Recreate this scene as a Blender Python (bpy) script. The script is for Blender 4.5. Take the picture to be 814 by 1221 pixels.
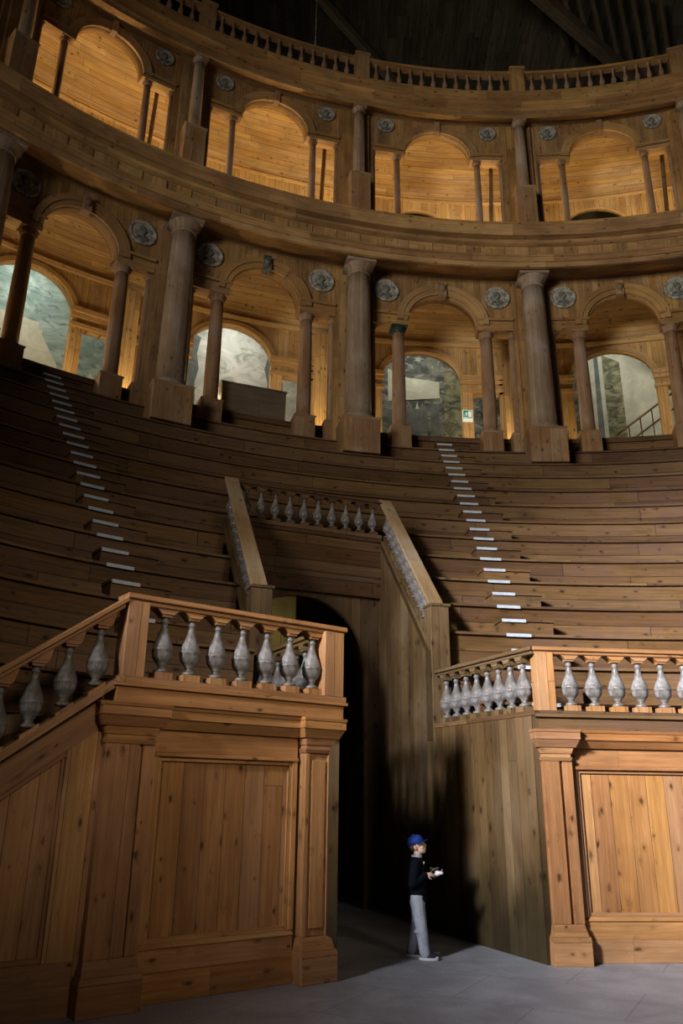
import bpy, bmesh, math, random
from mathutils import Vector, Matrix
from math import sin, cos, pi, sqrt, radians, atan2

for o in list(bpy.data.objects): bpy.data.objects.remove(o)
COL = bpy.context.scene.collection
SC = bpy.context.scene
PI = math.pi

# ------------------------------------------------------------------ camera
PITCH, ROLL, FPX = 0.3456803, 0.0134825, 940.339
cam_d = bpy.data.cameras.new('camera'); cam = bpy.data.objects.new('camera', cam_d); COL.objects.link(cam)
cam_d.sensor_fit = 'VERTICAL'; cam_d.sensor_height = 36.0; cam_d.lens = FPX / 1221.0 * 36.0
cam_d.clip_start = 0.05; cam_d.clip_end = 300
_fw = Vector((0, cos(PITCH), sin(PITCH))); _dn = Vector((0, sin(PITCH), -cos(PITCH))); _r0 = Vector((1, 0, 0))
_rt = cos(ROLL) * _r0 - sin(ROLL) * _dn; _dd = sin(ROLL) * _r0 + cos(ROLL) * _dn
cam.matrix_world = Matrix(((_rt.x, -_dd.x, -_fw.x, 0), (_rt.y, -_dd.y, -_fw.y, 0), (_rt.z, -_dd.z, -_fw.z, 1.7), (0, 0, 0, 1)))
SC.camera = cam

# ------------------------------------------------------------------ world, lights, exposure
w = bpy.data.worlds.new('world'); SC.world = w; w.use_nodes = True
w.node_tree.nodes['Background'].inputs[0].default_value = (0.55, 0.62, 0.75, 1)
w.node_tree.nodes['Background'].inputs[1].default_value = 0.008
SC.view_settings.view_transform = 'Standard'; SC.view_settings.look = 'None'
SC.view_settings.gamma = 1.0; SC.view_settings.use_curve_mapping = False
SC.view_settings.exposure = 0.0

def area(name, loc, target, size, power, col, sizey=None, spread=180):
    l = bpy.data.lights.new(name, 'AREA'); l.energy = power; l.color = col; l.size = size
    l.spread = radians(spread)
    if sizey: l.shape = 'RECTANGLE'; l.size_y = sizey
    o = bpy.data.objects.new(name, l); COL.objects.link(o); o.location = loc
    o.rotation_euler = (Vector(target) - Vector(loc)).to_track_quat('-Z', 'Y').to_euler()
    return o
# daylight from the tall stage-side windows, behind and to the left of the camera
area('stage_window_light', (-12.6, -8.2, 11.6), (7.4, 11.4, 3.8), 2.2, 860, (0.97, 0.97, 1.0), 2.6, 30)
# weaker warm fill light, added to lift the cavea and arcades
area('upper_fill_light', (-11.0, -8.0, 8.5), (7.5, 17.0, 14.5), 7.0, 590, (1.0, 0.92, 0.78), 5.0, 60)
# dim fill light added behind the camera to lift the left podium
area('side_fill_light', (8.0, -7.0, 9.0), (-1.0, 8.0, 3.8), 2.0, 24, (1.0, 0.86, 0.64), 2.0, 26)

# ------------------------------------------------------------------ ring geometry (the curved end of the cavea)
CX, CY, RR, ER, ROT = 3.57445, 7.71519, 14.24002, 0.736897, -0.104052
PH0, DPH = -0.489421, 0.338253
_c, _s = cos(ROT), sin(ROT)
def ringP(phi, dr, z=0.0):
    if phi < -PI / 2:      # straight flank of the U-shaped cavea
        x = -(RR + dr); y = (phi + PI / 2) * 13.0
        return Vector((CX + _c * x + _s * y, CY - _s * x + _c * y, z))
    x = (RR + dr) * sin(phi); y = (RR * ER + dr) * cos(phi)
    return Vector((CX + _c * x + _s * y, CY - _s * x + _c * y, z))
def ringT(phi, dr=0.0):
    x = (RR + dr) * cos(phi); y = -(RR * ER + dr) * sin(phi)
    return Vector((_c * x + _s * y, -_s * x + _c * y, 0)).normalized()
def speed(phi, dr=0.0):
    return sqrt(((RR + dr) * cos(phi)) ** 2 + ((RR * ER + dr) * sin(phi)) ** 2)
def ringM(phi, dr, z):
    t = ringT(phi, dr); n = Vector((-t.y, t.x, 0))
    return Matrix(((t.x, n.x, 0, 0), (t.y, n.y, 0, 0), (0, 0, 1, 0), (0, 0, 0, 1))), ringP(phi, dr, z), atan2(t.y, t.x)
def bphi(k): return PH0 + DPH * k

# ------------------------------------------------------------------ materials
def lin(c):
    return tuple((x / 12.92 if x <= 0.04045 else ((x + 0.055) / 1.055) ** 2.4) for x in c)
class NT:
    def __init__(s, mat): s.t = mat.node_tree; s.n = s.t.nodes; s.l = s.t.links
    def new(s, kind, **kw):
        n = s.n.new(kind)
        for k, v in kw.items(): setattr(n, k, v)
        return n
    def link(s, a, b): s.l.new(a, b)
    def val(s, inp, v):
        if hasattr(v, 'is_output'): s.link(v, inp)
        else: inp.default_value = v
    def math(s, op, a, b=0.0, c=0.0, clamp=False):
        n = s.new('ShaderNodeMath', operation=op); n.use_clamp = clamp
        s.val(n.inputs[0], a); s.val(n.inputs[1], b); s.val(n.inputs[2], c)
        return n.outputs[0]
    def comb(s, x, y, z):
        n = s.new('ShaderNodeCombineXYZ'); s.val(n.inputs[0], x); s.val(n.inputs[1], y); s.val(n.inputs[2], z); return n.outputs[0]
    def mix(s, f, a, b, kind='MIX'):
        n = s.new('ShaderNodeMix', data_type='RGBA', blend_type=kind)
        s.val(n.inputs[0], f); s.val(n.inputs[6], a); s.val(n.inputs[7], b); return n.outputs[2]
    def noise(s, vec, scale, detail=3, rough=0.55, dist=0.0):
        n = s.new('ShaderNodeTexNoise'); s.link(vec, n.inputs['Vector']); n.inputs['Scale'].default_value = scale
        n.inputs['Detail'].default_value = detail; n.inputs['Roughness'].default_value = rough; n.inputs['Distortion'].default_value = dist
        return n.outputs[0]
    def ramp(s, f, a, b, c0=0.0, c1=1.0):
        n = s.new('ShaderNodeMapRange'); n.interpolation_type = 'SMOOTHSTEP'
        s.val(n.inputs[0], f); n.inputs[1].default_value = a; n.inputs[2].default_value = b
        n.inputs[3].default_value = c0; n.inputs[4].default_value = c1
        return n.outputs[0]
def base_mat(name):
    m = bpy.data.materials.new(name); m.use_nodes = True
    nt = NT(m); b = nt.n['Principled BSDF']; return m, nt, b
def C4(c): return (c[0], c[1], c[2], 1.0)

def wood(name, dark, light, width=0.2, length=3.0, knots=1.0, rough=0.55, gap=1.0, vary=0.5, bump=0.25, grey=None, gapw=0.004, stain=0.5, dark_foot=False):
    m, t, b = base_mat(name)
    uv = t.new('ShaderNodeUVMap'); sep = t.new('ShaderNodeSeparateXYZ'); t.link(uv.outputs[0], sep.inputs[0])
    oi = t.new('ShaderNodeObjectInfo'); rnd = oi.outputs['Random']
    u, v = sep.outputs[0], sep.outputs[1]
    us = t.math('DIVIDE', u, width); pid = t.math('FLOOR', us); fr = t.math('FRACT', us)
    wn = t.new('ShaderNodeTexWhiteNoise', noise_dimensions='2D'); t.link(t.comb(pid, t.math('MULTIPLY', rnd, 91.7), 0.0), wn.inputs['Vector'])
    r1 = wn.outputs[0]
    v2 = t.math('ADD', t.math('DIVIDE', v, length), t.math('MULTIPLY', r1, 7.3))
    bid = t.math('FLOOR', v2); bfr = t.math('FRACT', v2)
    wn2 = t.new('ShaderNodeTexWhiteNoise', noise_dimensions='3D'); t.link(t.comb(pid, bid, t.math('MULTIPLY', rnd, 53.1)), wn2.inputs['Vector'])
    r2 = wn2.outputs[0]
    off = t.math('MULTIPLY', r2, 40.0)
    # knots distort the grain about them
    kv = t.comb(t.math('ADD', t.math('MULTIPLY', u, 8.5), off), t.math('ADD', t.math('MULTIPLY', v, 4.6), off), 0.0)
    vo = t.new('ShaderNodeTexVoronoi', feature='F1'); t.link(kv, vo.inputs['Vector']); vo.inputs['Scale'].default_value = 1.0
    sepc = t.new('ShaderNodeSeparateColor'); t.link(vo.outputs['Color'], sepc.inputs[0])
    sel = t.math('GREATER_THAN', sepc.outputs[0], 1.0 - 0.66 * knots)
    ksz = t.math('MULTIPLY_ADD', sepc.outputs[1], 0.12, 0.03)
    kn = t.noise(kv, 5.0, 2, 0.6)
    kd = t.math('MULTIPLY', t.math('DIVIDE', vo.outputs['Distance'], ksz), t.math('MULTIPLY_ADD', kn, 1.6, 0.2))
    kmask = t.math('MULTIPLY', t.ramp(kd, 0.4, 2.0, 1.0, 0.0), sel)
    halo = t.math('MULTIPLY', t.ramp(kd, 0.8, 4.0, 1.0, 0.0), sel)
    gu = t.math('ADD', t.math('MULTIPLY', u, 26.0), t.math('ADD', off, t.math('MULTIPLY', halo, 0.9)))
    g = t.noise(t.comb(gu, t.math('ADD', t.math('MULTIPLY', v, 0.9), off), off), 1.0, 5, 0.65, 0.35)
    fine = t.noise(t.comb(t.math('MULTIPLY', u, 150.0), t.math('MULTIPLY', v, 5.0), off), 1.0, 2, 0.5, 0.0)
    big = t.noise(t.comb(t.math('MULTIPLY', u, 1.3), t.math('ADD', t.math('MULTIPLY', v, 0.7), t.math('MULTIPLY', rnd, 30.0)), 0.3), 1.0, 3, 0.6, 0.4)
    dark = (dark[0], dark[1] * .91, dark[2] * .72); light = (light[0], light[1] * .93, light[2] * .78)
    col = t.mix(t.ramp(g, 0.22, 0.78), C4(dark), C4(light))
    if grey: col = t.mix(t.ramp(big, 0.42, 0.70, 0.0, 0.85), col, C4(grey))
    bright = t.math('MULTIPLY_ADD', r2, vary, 1.0 - vary * 0.5)
    bright = t.math('MULTIPLY', bright, t.ramp(fine, 0.2, 0.8, 0.88, 1.1))
    bright = t.math('MULTIPLY', bright, t.ramp(big, 0.25, 0.75, 1.0 - 0.5 * stain, 1.0 + 0.3 * stain))
    bright = t.math('MULTIPLY', bright, t.ramp(halo, 0.0, 1.0, 1.0, 0.78))
    e = t.math('MULTIPLY', t.math('MINIMUM', fr, t.math('SUBTRACT', 1.0, fr)), width)
    e2 = t.math('MULTIPLY', t.math('MINIMUM', bfr, t.math('SUBTRACT', 1.0, bfr)), length)
    ed = t.math('MINIMUM', e, e2)
    gm = t.ramp(ed, gapw * 0.3, gapw, 1.0 - 0.8 * gap, 1.0)
    bright = t.math('MULTIPLY', bright, gm)
    hsv = t.new('ShaderNodeHueSaturation'); t.link(col, hsv.inputs['Color'])
    t.link(t.math('MULTIPLY_ADD', sepc.outputs[2], 0.0, t.math('MULTIPLY_ADD', r2, 0.010, 0.495)), hsv.inputs['Hue'])
    t.link(t.math('MULTIPLY_ADD', r1, 0.12, 0.90), hsv.inputs['Saturation'])
    kc = t.mix(t.math('MULTIPLY', kmask, 0.85), hsv.outputs[0], C4(tuple(x * 0.18 for x in dark)))
    if dark_foot:   # olive-dark tone, stronger towards the foot of the planks, ragged between boards
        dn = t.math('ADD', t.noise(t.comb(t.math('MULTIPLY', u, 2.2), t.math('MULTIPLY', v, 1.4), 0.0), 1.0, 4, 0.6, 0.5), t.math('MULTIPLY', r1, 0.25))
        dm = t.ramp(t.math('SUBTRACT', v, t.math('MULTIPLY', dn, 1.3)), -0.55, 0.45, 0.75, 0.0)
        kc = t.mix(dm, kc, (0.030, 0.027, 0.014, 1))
    sc = t.new('ShaderNodeVectorMath', operation='SCALE'); t.link(kc, sc.inputs[0]); t.link(bright, sc.inputs['Scale'])
    t.link(sc.outputs[0], b.inputs['Base Color'])
    t.link(t.math('MULTIPLY_ADD', fine, 0.2, rough - 0.1), b.inputs['Roughness'])
    b.inputs['Specular IOR Level'].default_value = 0.2
    bp = t.new('ShaderNodeBump'); bp.inputs['Strength'].default_value = bump; bp.inputs['Distance'].default_value = 0.01
    hgt = t.math('ADD', t.math('MULTIPLY', g, 0.25), t.math('MULTIPLY', gm, 0.8 * gap))
    t.link(hgt, bp.inputs['Height']); t.link(bp.outputs[0], b.inputs['Normal'])
    return m

def paint(name, c1, c2, scale=6.0, rough=0.6, spec=0.3, bump=0.0, c3=None, stretch=1.0, metal=0.0):
    m, t, b = base_mat(name)
    uv = t.new('ShaderNodeTexCoord'); mp = t.new('ShaderNodeMapping'); t.link(uv.outputs['Object'], mp.inputs[0])
    mp.inputs['Scale'].default_value = (1, 1, stretch)
    n = t.noise(mp.outputs[0], scale, 5, 0.6, 0.8)
    col = t.mix(t.ramp(n, 0.35, 0.68), C4(c1), C4(c2))
    if c3:
        n2 = t.noise(mp.outputs[0], scale * 2.7, 4, 0.65, 1.5)
        col = t.mix(t.ramp(n2, 0.52, 0.72), col, C4(c3))
    t.link(col, b.inputs['Base Color']); b.inputs['Roughness'].default_value = rough; b.inputs['Specular IOR Level'].default_value = spec
    b.inputs['Metallic'].default_value = metal
    if bump:
        bp = t.new('ShaderNodeBump'); bp.inputs['Strength'].default_value = bump; bp.inputs['Distance'].default_value = 0.01
        t.link(n, bp.inputs['Height']); t.link(bp.outputs[0], b.inputs['Normal'])
    return m

M = {}
M['front'] = wood('orange_pine', (0.32, 0.150, 0.060), (0.50, 0.262, 0.118), 0.225, 30.0, 1.0, 0.5, vary=0.36)
M['front_h'] = wood('orange_pine_boards', (0.31, 0.145, 0.058), (0.47, 0.245, 0.110), 0.60, 4.2, 1.0, 0.5, gap=0.6, vary=0.26)
M['post'] = wood('post_pine', (0.29, 0.140, 0.058), (0.45, 0.240, 0.110), 0.13, 9.0, 0.6, 0.55, vary=0.25)
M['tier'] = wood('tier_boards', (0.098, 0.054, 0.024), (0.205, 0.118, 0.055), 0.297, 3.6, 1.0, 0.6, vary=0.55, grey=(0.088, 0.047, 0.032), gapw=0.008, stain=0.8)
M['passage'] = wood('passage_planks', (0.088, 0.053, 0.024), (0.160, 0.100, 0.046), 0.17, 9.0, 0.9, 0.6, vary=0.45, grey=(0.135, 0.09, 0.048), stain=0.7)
M['passage_wall'] = wood('passage_wall_planks', (0.088, 0.053, 0.024), (0.160, 0.100, 0.046), 0.17, 30.0, 0.9, 0.6, vary=0.45, grey=(0.135, 0.09, 0.048), stain=0.7, dark_foot=True)
M['arcade'] = wood('arcade_boards', (0.222, 0.126, 0.054), (0.370, 0.236, 0.112), 0.17, 2.4, 0.8, 0.6, vary=0.32, stain=0.7)
M['cornice'] = wood('cornice_boards', (0.240, 0.137, 0.060), (0.390, 0.248, 0.120), 0.33, 2.2, 0.7, 0.6, vary=0.4, stain=0.7, gap=0.7)
M['loggia'] = wood('loggia_boards', (0.400, 0.250, 0.110), (0.600, 0.425, 0.215), 0.16, 2.6, 0.6, 0.6, vary=0.25, gapw=0.006)
M['column'] = wood('greyed_column_staves', (0.200, 0.143, 0.108), (0.330, 0.255, 0.205), 0.085, 9.0, 0.25, 0.6, vary=0.25, grey=(0.275, 0.235, 0.21), gap=0.5)
M['smallcol'] = wood('small_column_staves', (0.215, 0.122, 0.070), (0.345, 0.215, 0.135), 0.07, 9.0, 0.35, 0.6, vary=0.25, grey=(0.25, 0.185, 0.145), gap=0.4)
M['pedestal'] = wood('pedestal_boards', (0.215, 0.120, 0.062), (0.355, 0.215, 0.118), 0.24, 9.0, 0.5, 0.6, vary=0.3, grey=(0.27, 0.19, 0.125))
M['rail'] = wood('weathered_handrail', (0.23, 0.150, 0.088), (0.36, 0.250, 0.155), 0.60, 9.0, 0.5, 0.6, vary=0.2, grey=(0.31, 0.24, 0.165))
M['baluster'] = paint('grey_painted_baluster', (0.105, 0.092, 0.082), (0.250, 0.242, 0.245), 9.0, 0.35, 0.5, 0.15, (0.10, 0.065, 0.042), 0.6)
M['bronze'] = paint('dark_relief', (0.035, 0.042, 0.038), (0.13, 0.14, 0.12), 9.0, 0.5, 0.4, 0.3)
M['wreath'] = paint('grey_wreath', (0.13, 0.12, 0.10), (0.40, 0.385, 0.34), 11.0, 0.6, 0.3, 0.4)
M['relief'] = paint('bust_relief', (0.06, 0.065, 0.06), (0.20, 0.205, 0.185), 14.0, 0.5, 0.4, 0.3)
M['strip'] = paint('pale_marking_tape', (0.40, 0.45, 0.52), (0.50, 0.55, 0.62), 12.0, 0.5, 0.3)
M['roofwood'] = wood('roof_boards', (0.035, 0.031, 0.024), (0.120, 0.102, 0.080), 0.28, 3.0, 0.4, 0.8, vary=0.6)
M['beam'] = wood('roof_timber', (0.060, 0.050, 0.036), (0.160, 0.130, 0.092), 0.6, 5.0, 0.3, 0.8, vary=0.4)
M['crate'] = wood('dark_grey_box', (0.110, 0.085, 0.066), (0.160, 0.125, 0.098), 0.5, 3.0, 0.2, 0.7, vary=0.1)
def stone():
    m, t, b = base_mat('grey_floor')
    tc = t.new('ShaderNodeTexCoord'); mp = t.new('ShaderNodeMapping'); t.link(tc.outputs['Object'], mp.inputs[0]); mp.inputs['Rotation'].default_value = (0, 0, 0.5)
    br = t.new('ShaderNodeTexBrick'); t.link(mp.outputs[0], br.inputs[0])
    br.inputs['Color1'].default_value = (0.330, 0.345, 0.400, 1); br.inputs['Color2'].default_value = (0.370, 0.385, 0.440, 1); br.inputs['Mortar'].default_value = (0.26, 0.27, 0.31, 1)
    br.inputs['Scale'].default_value = 1.0; br.inputs['Mortar Size'].default_value = 0.008; br.inputs['Brick Width'].default_value = 1.5; br.inputs['Row Height'].default_value = 1.1
    n = t.noise(tc.outputs['Object'], 1.7, 5, 0.6, 0.5); n2 = t.noise(tc.outputs['Object'], 60.0, 2, 0.6)
    f = t.math('MULTIPLY', t.ramp(n, 0.3, 0.7, 0.78, 1.15), t.ramp(n2, 0.3, 0.7, 0.85, 1.12))
    sc = t.new('ShaderNodeVectorMath', operation='SCALE'); t.link(br.outputs[0], sc.inputs[0]); t.link(f, sc.inputs['Scale'])
    t.link(sc.outputs[0], b.inputs['Base Color']); b.inputs['Roughness'].default_value = 0.55
    return m
M['stone'] = stone()
def flat(name, c, rough=0.6, emit=0.0):
    m, t, b = base_mat(name); b.inputs['Base Color'].default_value = C4(c); b.inputs['Roughness'].default_value = rough
    if emit: b.inputs['Emission Color'].default_value = C4(c); b.inputs['Emission Strength'].default_value = emit
    return m

# ------------------------------------------------------------------ mesh builder
class MB:
    def __init__(s): s.v = []; s.f = []; s.uv = []; s.mi = []; s.sm = []
    def face(s, pts, uvs, mi=0, smooth=False):
        i = len(s.v); s.v += [tuple(p) for p in pts]; s.f.append(tuple(range(i, i + len(pts)))); s.uv += list(uvs); s.mi.append(mi); s.sm.append(smooth)
    def build(s, name, mat, parent=None, loc=None, smooth_merge=False):
        me = bpy.data.meshes.new(name); me.from_pydata(s.v, [], s.f)
        ul = me.uv_layers.new(name='UVMap')
        for i, q in enumerate(s.uv): ul.data[i].uv = q
        for p, mi, sm in zip(me.polygons, s.mi, s.sm): p.material_index = mi; p.use_smooth = sm
        for m_ in (mat if isinstance(mat, (list, tuple)) else [mat]): me.materials.append(M[m_] if isinstance(m_, str) else m_)
        bm = bmesh.new(); bm.from_mesh(me); bmesh.ops.remove_doubles(bm, verts=bm.verts, dist=1e-5); bm.to_mesh(me); bm.free()
        o = bpy.data.objects.new(name, me); COL.objects.link(o)
        if parent: o.parent = parent
        if loc is not None: o.location = loc
        return o
    def hexa(s, P, grain=2, mi=0, off=None, org=None):
        # P: 8 points, index = ix + 2*iy + 4*iz ; grain axis index; uv measured on real lengths
        if off is None: off = random.random() * 5
        ex = [(P[1] - P[0]).length, (P[2] - P[0]).length, (P[4] - P[0]).length]
        F = [((0, 2, 6, 4), (1, 2)), ((1, 5, 7, 3), (1, 2)), ((0, 4, 5, 1), (0, 2)), ((2, 3, 7, 6), (0, 2)), ((0, 1, 3, 2), (0, 1)), ((4, 6, 7, 5), (0, 1))]
        for idx, ax in F:
            if grain in ax: va = grain; ua = ax[0] if ax[1] == grain else ax[1]
            else: ua, va = ax[0], ax[1]
            uvs = []
            for i in idx:
                b_ = [(i & 1), (i >> 1) & 1, (i >> 2) & 1]
                uu = b_[ua] * ex[ua]; vv = b_[va] * ex[va]
                if org: uu += org[ua]; vv += org[va]
                uvs.append((uu + (0 if org else off * 0), vv + off))
            s.face([P[i] for i in idx], uvs, mi)
    def box(s, x0, x1, y0, y1, z0, z1, grain=2, mi=0, m=0.0, T=None, world=False):
        # m: slope dz/dx (sheared box)
        P = [Vector((x, y, z + m * x)) for z in (z0, z1) for y in (y0, y1) for x in (x0, x1)]
        P = [P[0], P[1], P[2], P[3], P[4], P[5], P[6], P[7]]
        if T: P = [T @ p for p in P]
        s.hexa(P, grain, mi, org=(x0, y0, z0) if world else None)
    def frus(s, a, b, z0, z1, grain=0, mi=0):
        # a, b = (x0,x1,y0,y1) at z0 and z1
        P = [Vector((x, y, z0)) for y in (a[2], a[3]) for x in (a[0], a[1])] + [Vector((x, y, z1)) for y in (b[2], b[3]) for x in (b[0], b[1])]
        s.hexa(P, grain, mi)
    def lathe(s, prof, seg=20, mi=0, T=None, c=(0, 0), mod=None):
        n = len(prof); cum = [0]
        for i in range(1, n): cum.append(cum[-1] + sqrt((prof[i][0] - prof[i - 1][0]) ** 2 + (prof[i][1] - prof[i - 1][1]) ** 2))
        def P(i, j):
            r, z = prof[i]; a = 2 * PI * j / seg; rr = r * (mod(i, a) if mod else 1)
            p = Vector((c[0] + rr * cos(a), c[1] + rr * sin(a), z)); return T @ p if T else p
        rm = max(p[0] for p in prof)
        for i in range(n - 1):
            for j in range(seg):
                a0, a1 = j / seg * 2 * PI * rm, (j + 1) / seg * 2 * PI * rm
                s.face([P(i, j), P(i, j + 1), P(i + 1, j + 1), P(i + 1, j)], [(a0, cum[i]), (a1, cum[i]), (a1, cum[i + 1]), (a0, cum[i + 1])], mi, True)
        for i, rev in ((0, True), (n - 1, False)):
            if prof[i][0] > 1e-4:
                idx = range(seg - 1, -1, -1) if rev else range(seg)
                s.face([P(i, j) for j in idx], [(0.1 * cos(j), 0.1 * sin(j)) for j in idx], mi)
    def sweep(s, prof, ph0, ph1, n, closed=True, mi=0, across=None, cut0=None, cut1=None, smooth=False):
        # profile (dr, z) swept along the ring, grain along the arc; cut0/cut1: functions dr -> phi limit
        m = len(prof); k = m if closed else m - 1
        lim = []
        for (dr, z) in prof:
            lim.append((cut0(dr) if cut0 else ph0, cut1(dr) if cut1 else ph1))
        def P(i, j):
            a, b = lim[i]; ph = a + (b - a) * j / n
            return ringP(ph, prof[i][0], prof[i][1]), ph * speed((ph0 + ph1) / 2, prof[i][0])
        u = 0
        for i in range(k):
            i2 = (i + 1) % m
            L = sqrt((prof[i][0] - prof[i2][0]) ** 2 + (prof[i][1] - prof[i2][1]) ** 2)
            for j in range(n):
                a, va = P(i, j); b, vb = P(i, j + 1); c, vc = P(i2, j + 1); d, vd = P(i2, j)
                s.face([a, b, c, d], [(u, va), (u, vb), (u + L, vc), (u + L, vd)], mi, smooth)
            u += L
        if closed:
            s.face([P(i, 0)[0] for i in range(m)], [(p[0], p[1]) for p in prof], mi)
            s.face([P(i, n)[0] for i in reversed(range(m))], [(p[0], p[1]) for p in reversed(prof)], mi)
    def ell(s, c, r, seg=14, mi=0, T=None):
        n = seg // 2
        for i in range(n):
            for j in range(seg):
                q = []
                for (a, b) in ((i, j), (i + 1, j), (i + 1, j + 1), (i, j + 1)):
                    t = PI * a / n; f = 2 * PI * b / seg
                    p = Vector((c[0] + r[0] * sin(t) * cos(f), c[1] + r[1] * sin(t) * sin(f), c[2] + r[2] * cos(t)))
                    q.append(T @ p if T else p)
                if i == 0: q = [q[0], q[1], q[2]]; uv = [(0, 0)] * 3
                elif i == n - 1: q = [q[0], q[1], q[3]]; uv = [(0, 0)] * 3
                else: uv = [(0, 0)] * 4
                s.face(q, uv, mi, True)

def tag(o, label=None, cat=None, group=None, kind=None):
    if label: o['label'] = label
    if cat: o['category'] = cat
    if group: o['group'] = group
    if kind: o['kind'] = kind
    return o
def empty(name, loc=(0, 0, 0), rz=0.0, label=None, cat=None, group=None):
    o = bpy.data.objects.new(name, None); COL.objects.link(o); o.location = loc; o.rotation_euler = (0, 0, rz); o.empty_display_size = 0.2
    return tag(o, label, cat, group)
def copy_tree(o, parent=None):
    c = o.copy(); COL.objects.link(c); c.parent = parent
    for ch in [x for x in CH.get(o.name, [])]: copy_tree(ch, c)
    return c
CH = {}
def reg(root):
    # record children so copies can be made before the depsgraph updates
    for o in bpy.data.objects:
        if o.parent: CH.setdefault(o.parent.name, [])
    CH.clear()
    for o in bpy.data.objects:
        if o.parent: CH.setdefault(o.parent.name, []).append(o)
    return root
def inst(me_obj, name, parent, loc, rz=0.0, scale=None):
    o = bpy.data.objects.new(name, me_obj); COL.objects.link(o); o.parent = parent; o.location = loc; o.rotation_euler = (0, 0, rz)
    if scale: o.scale = scale
    return o
def struct(o): o['kind'] = 'structure'; return o
def bevel(o, wd=0.006):
    m = o.modifiers.new('bevel', 'BEVEL'); m.width = wd; m.segments = 1; m.limit_method = 'ANGLE'; m.angle_limit = radians(50); return o

# ------------------------------------------------------------------ floor, roof
mb = MB(); mb.face([Vector((-25, -16, 0)), Vector((30, -16, 0)), Vector((30, 30, 0)), Vector((-25, 30, 0))], [(0, 0)] * 4)
struct(mb.build('floor', 'stone'))

mb = MB()
P = [Vector((-26, 3, 30.5)), Vector((30, 3, 30.5)), Vector((30, 34, 25.0)), Vector((-26, 34, 25.0))]
mb.face(P[::-1], [(0, 31), (56, 31), (56, 0), (0, 0)])
struct(mb.build('ceiling', 'roofwood'))

# ------------------------------------------------------------------ seating tiers
A0, DD, Z0, HH = 14.443, 0.615, 10.06, 0.594
TP0, TP1 = -1.60, 1.18
LW = [Vector((-1.245, 10.8)), Vector((-2.07, 12.96))]        # left parapet, outer edge
RW = [Vector((1.37 + 0.24, 11.8 + 0.07)), Vector((0.718 + 0.24, 14.04 + 0.07))]  # right parapet, outer edge
def cut_line(A, B):
    def f(dr):
        # phi where ring curve at dr crosses line AB
        lo, hi = -1.2, 0.6; d = B - A
        def g(ph):
            p = ringP(ph, dr); return d.x * (p.y - A.y) - d.y * (p.x - A.x)
        gl = g(lo)
        for _ in range(40):
            m = (lo + hi) / 2
            if g(m) * gl > 0: lo = m
            else: hi = m
        return (lo + hi) / 2
    return f
cutL, cutR = cut_line(*LW), cut_line(*RW)
ORD = ['topmost', 'second', 'third', 'fourth', 'fifth', 'sixth', 'seventh', 'eighth', 'ninth', 'tenth', 'eleventh', 'twelfth', 'thirteenth', 'fourteenth']
def seat_row(k, c0, c1, lab):
    R = A0 - DD * k; dr = R - RR; z = Z0 - HH * k
    zb = z - HH + (0 if k < 12 else 0.10)
    root = empty('seating_tier', (0, 0, 0), 0, lab, 'seating tier', 'curved plank seating tiers')
    TP0 = -1.90 if k <= 8 else -1.60
    n = 72 if (c0 is None and c1 is None) else 44
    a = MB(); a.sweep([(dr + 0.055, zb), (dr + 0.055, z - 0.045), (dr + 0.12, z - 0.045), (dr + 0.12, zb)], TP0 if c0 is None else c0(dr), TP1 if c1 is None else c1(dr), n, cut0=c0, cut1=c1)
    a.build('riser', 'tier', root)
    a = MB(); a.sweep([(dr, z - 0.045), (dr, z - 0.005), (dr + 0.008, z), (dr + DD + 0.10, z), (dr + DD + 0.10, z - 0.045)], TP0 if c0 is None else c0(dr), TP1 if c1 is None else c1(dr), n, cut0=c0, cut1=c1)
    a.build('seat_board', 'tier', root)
for k in range(-1, 13):
    if k < 7: seat_row(k, None, None, f'{ORD[k+1]} curved timber seating tier counted down from the arcade')
    else:
        seat_row(k, None, cutL, f'{ORD[k+1]} timber seating tier from the arcade, section left of the passage stairs')
        seat_row(k, cutR, None, f'{ORD[k+1]} timber seating tier from the arcade, section right of the passage stairs')

# aisle half steps and pale marking strips
def interp(tab, x):
    for (a, va), (b, vb) in zip(tab, tab[1:]):
        if x <= b: return va + (vb - va) * (x - a) / (b - a)
    return tab[-1][1]
RPHI = [(0, .015), (8, .004), (13, -.006), (18, -.024), (20, -.032), (22, -.044), (25, -.058)]
LPHI = [(0, -.668), (4, -.684), (7, -.699), (10, -.712), (13, -.733), (16, -.757), (18, -.777), (20, -.800), (22, -.824)]
for side, tab, nmax in (('right', RPHI, 25), ('left', LPHI, 22)):
    for j in range(0, nmax + 1):
        kk = j / 2 - 0.5; ph = interp(tab, j); R = A0 - DD * kk - (0.0 if j % 2 else 0.0); dr = R - RR; z = Z0 - HH * kk
        _, p, ang = ringM(ph, dr, 0)
        if j % 2 == 0:
            mb = MB(); off = 0.24
            mb.box(-0.46 + off, 0.44 + off, 0.0, 0.36, z - 0.04, z, 0); mb.box(-0.44 + off, 0.42 + off, 0.03, 0.36, z - HH / 2, z - 0.04, 0)
            o = mb.build('aisle_step', 'tier', None, p); o.rotation_euler = (0, 0, ang)
            tag(o, f'small wooden half step in the {side} aisle, number {j//2+1} counted down from the arcade', 'step', f'half steps in the {side} aisle')
        mb = MB(); mb.box(-0.20, 0.20, -0.006, -0.001, z - 0.052, z - 0.002, 0)
        o = mb.build('marking_strip', 'strip', None, p); o.rotation_euler = (0, 0, ang)
        tag(o, f'pale marking strip in the {side} aisle, number {j+1} counted down from the arcade', 'strip', f'pale strips up the {side} aisle')

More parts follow.
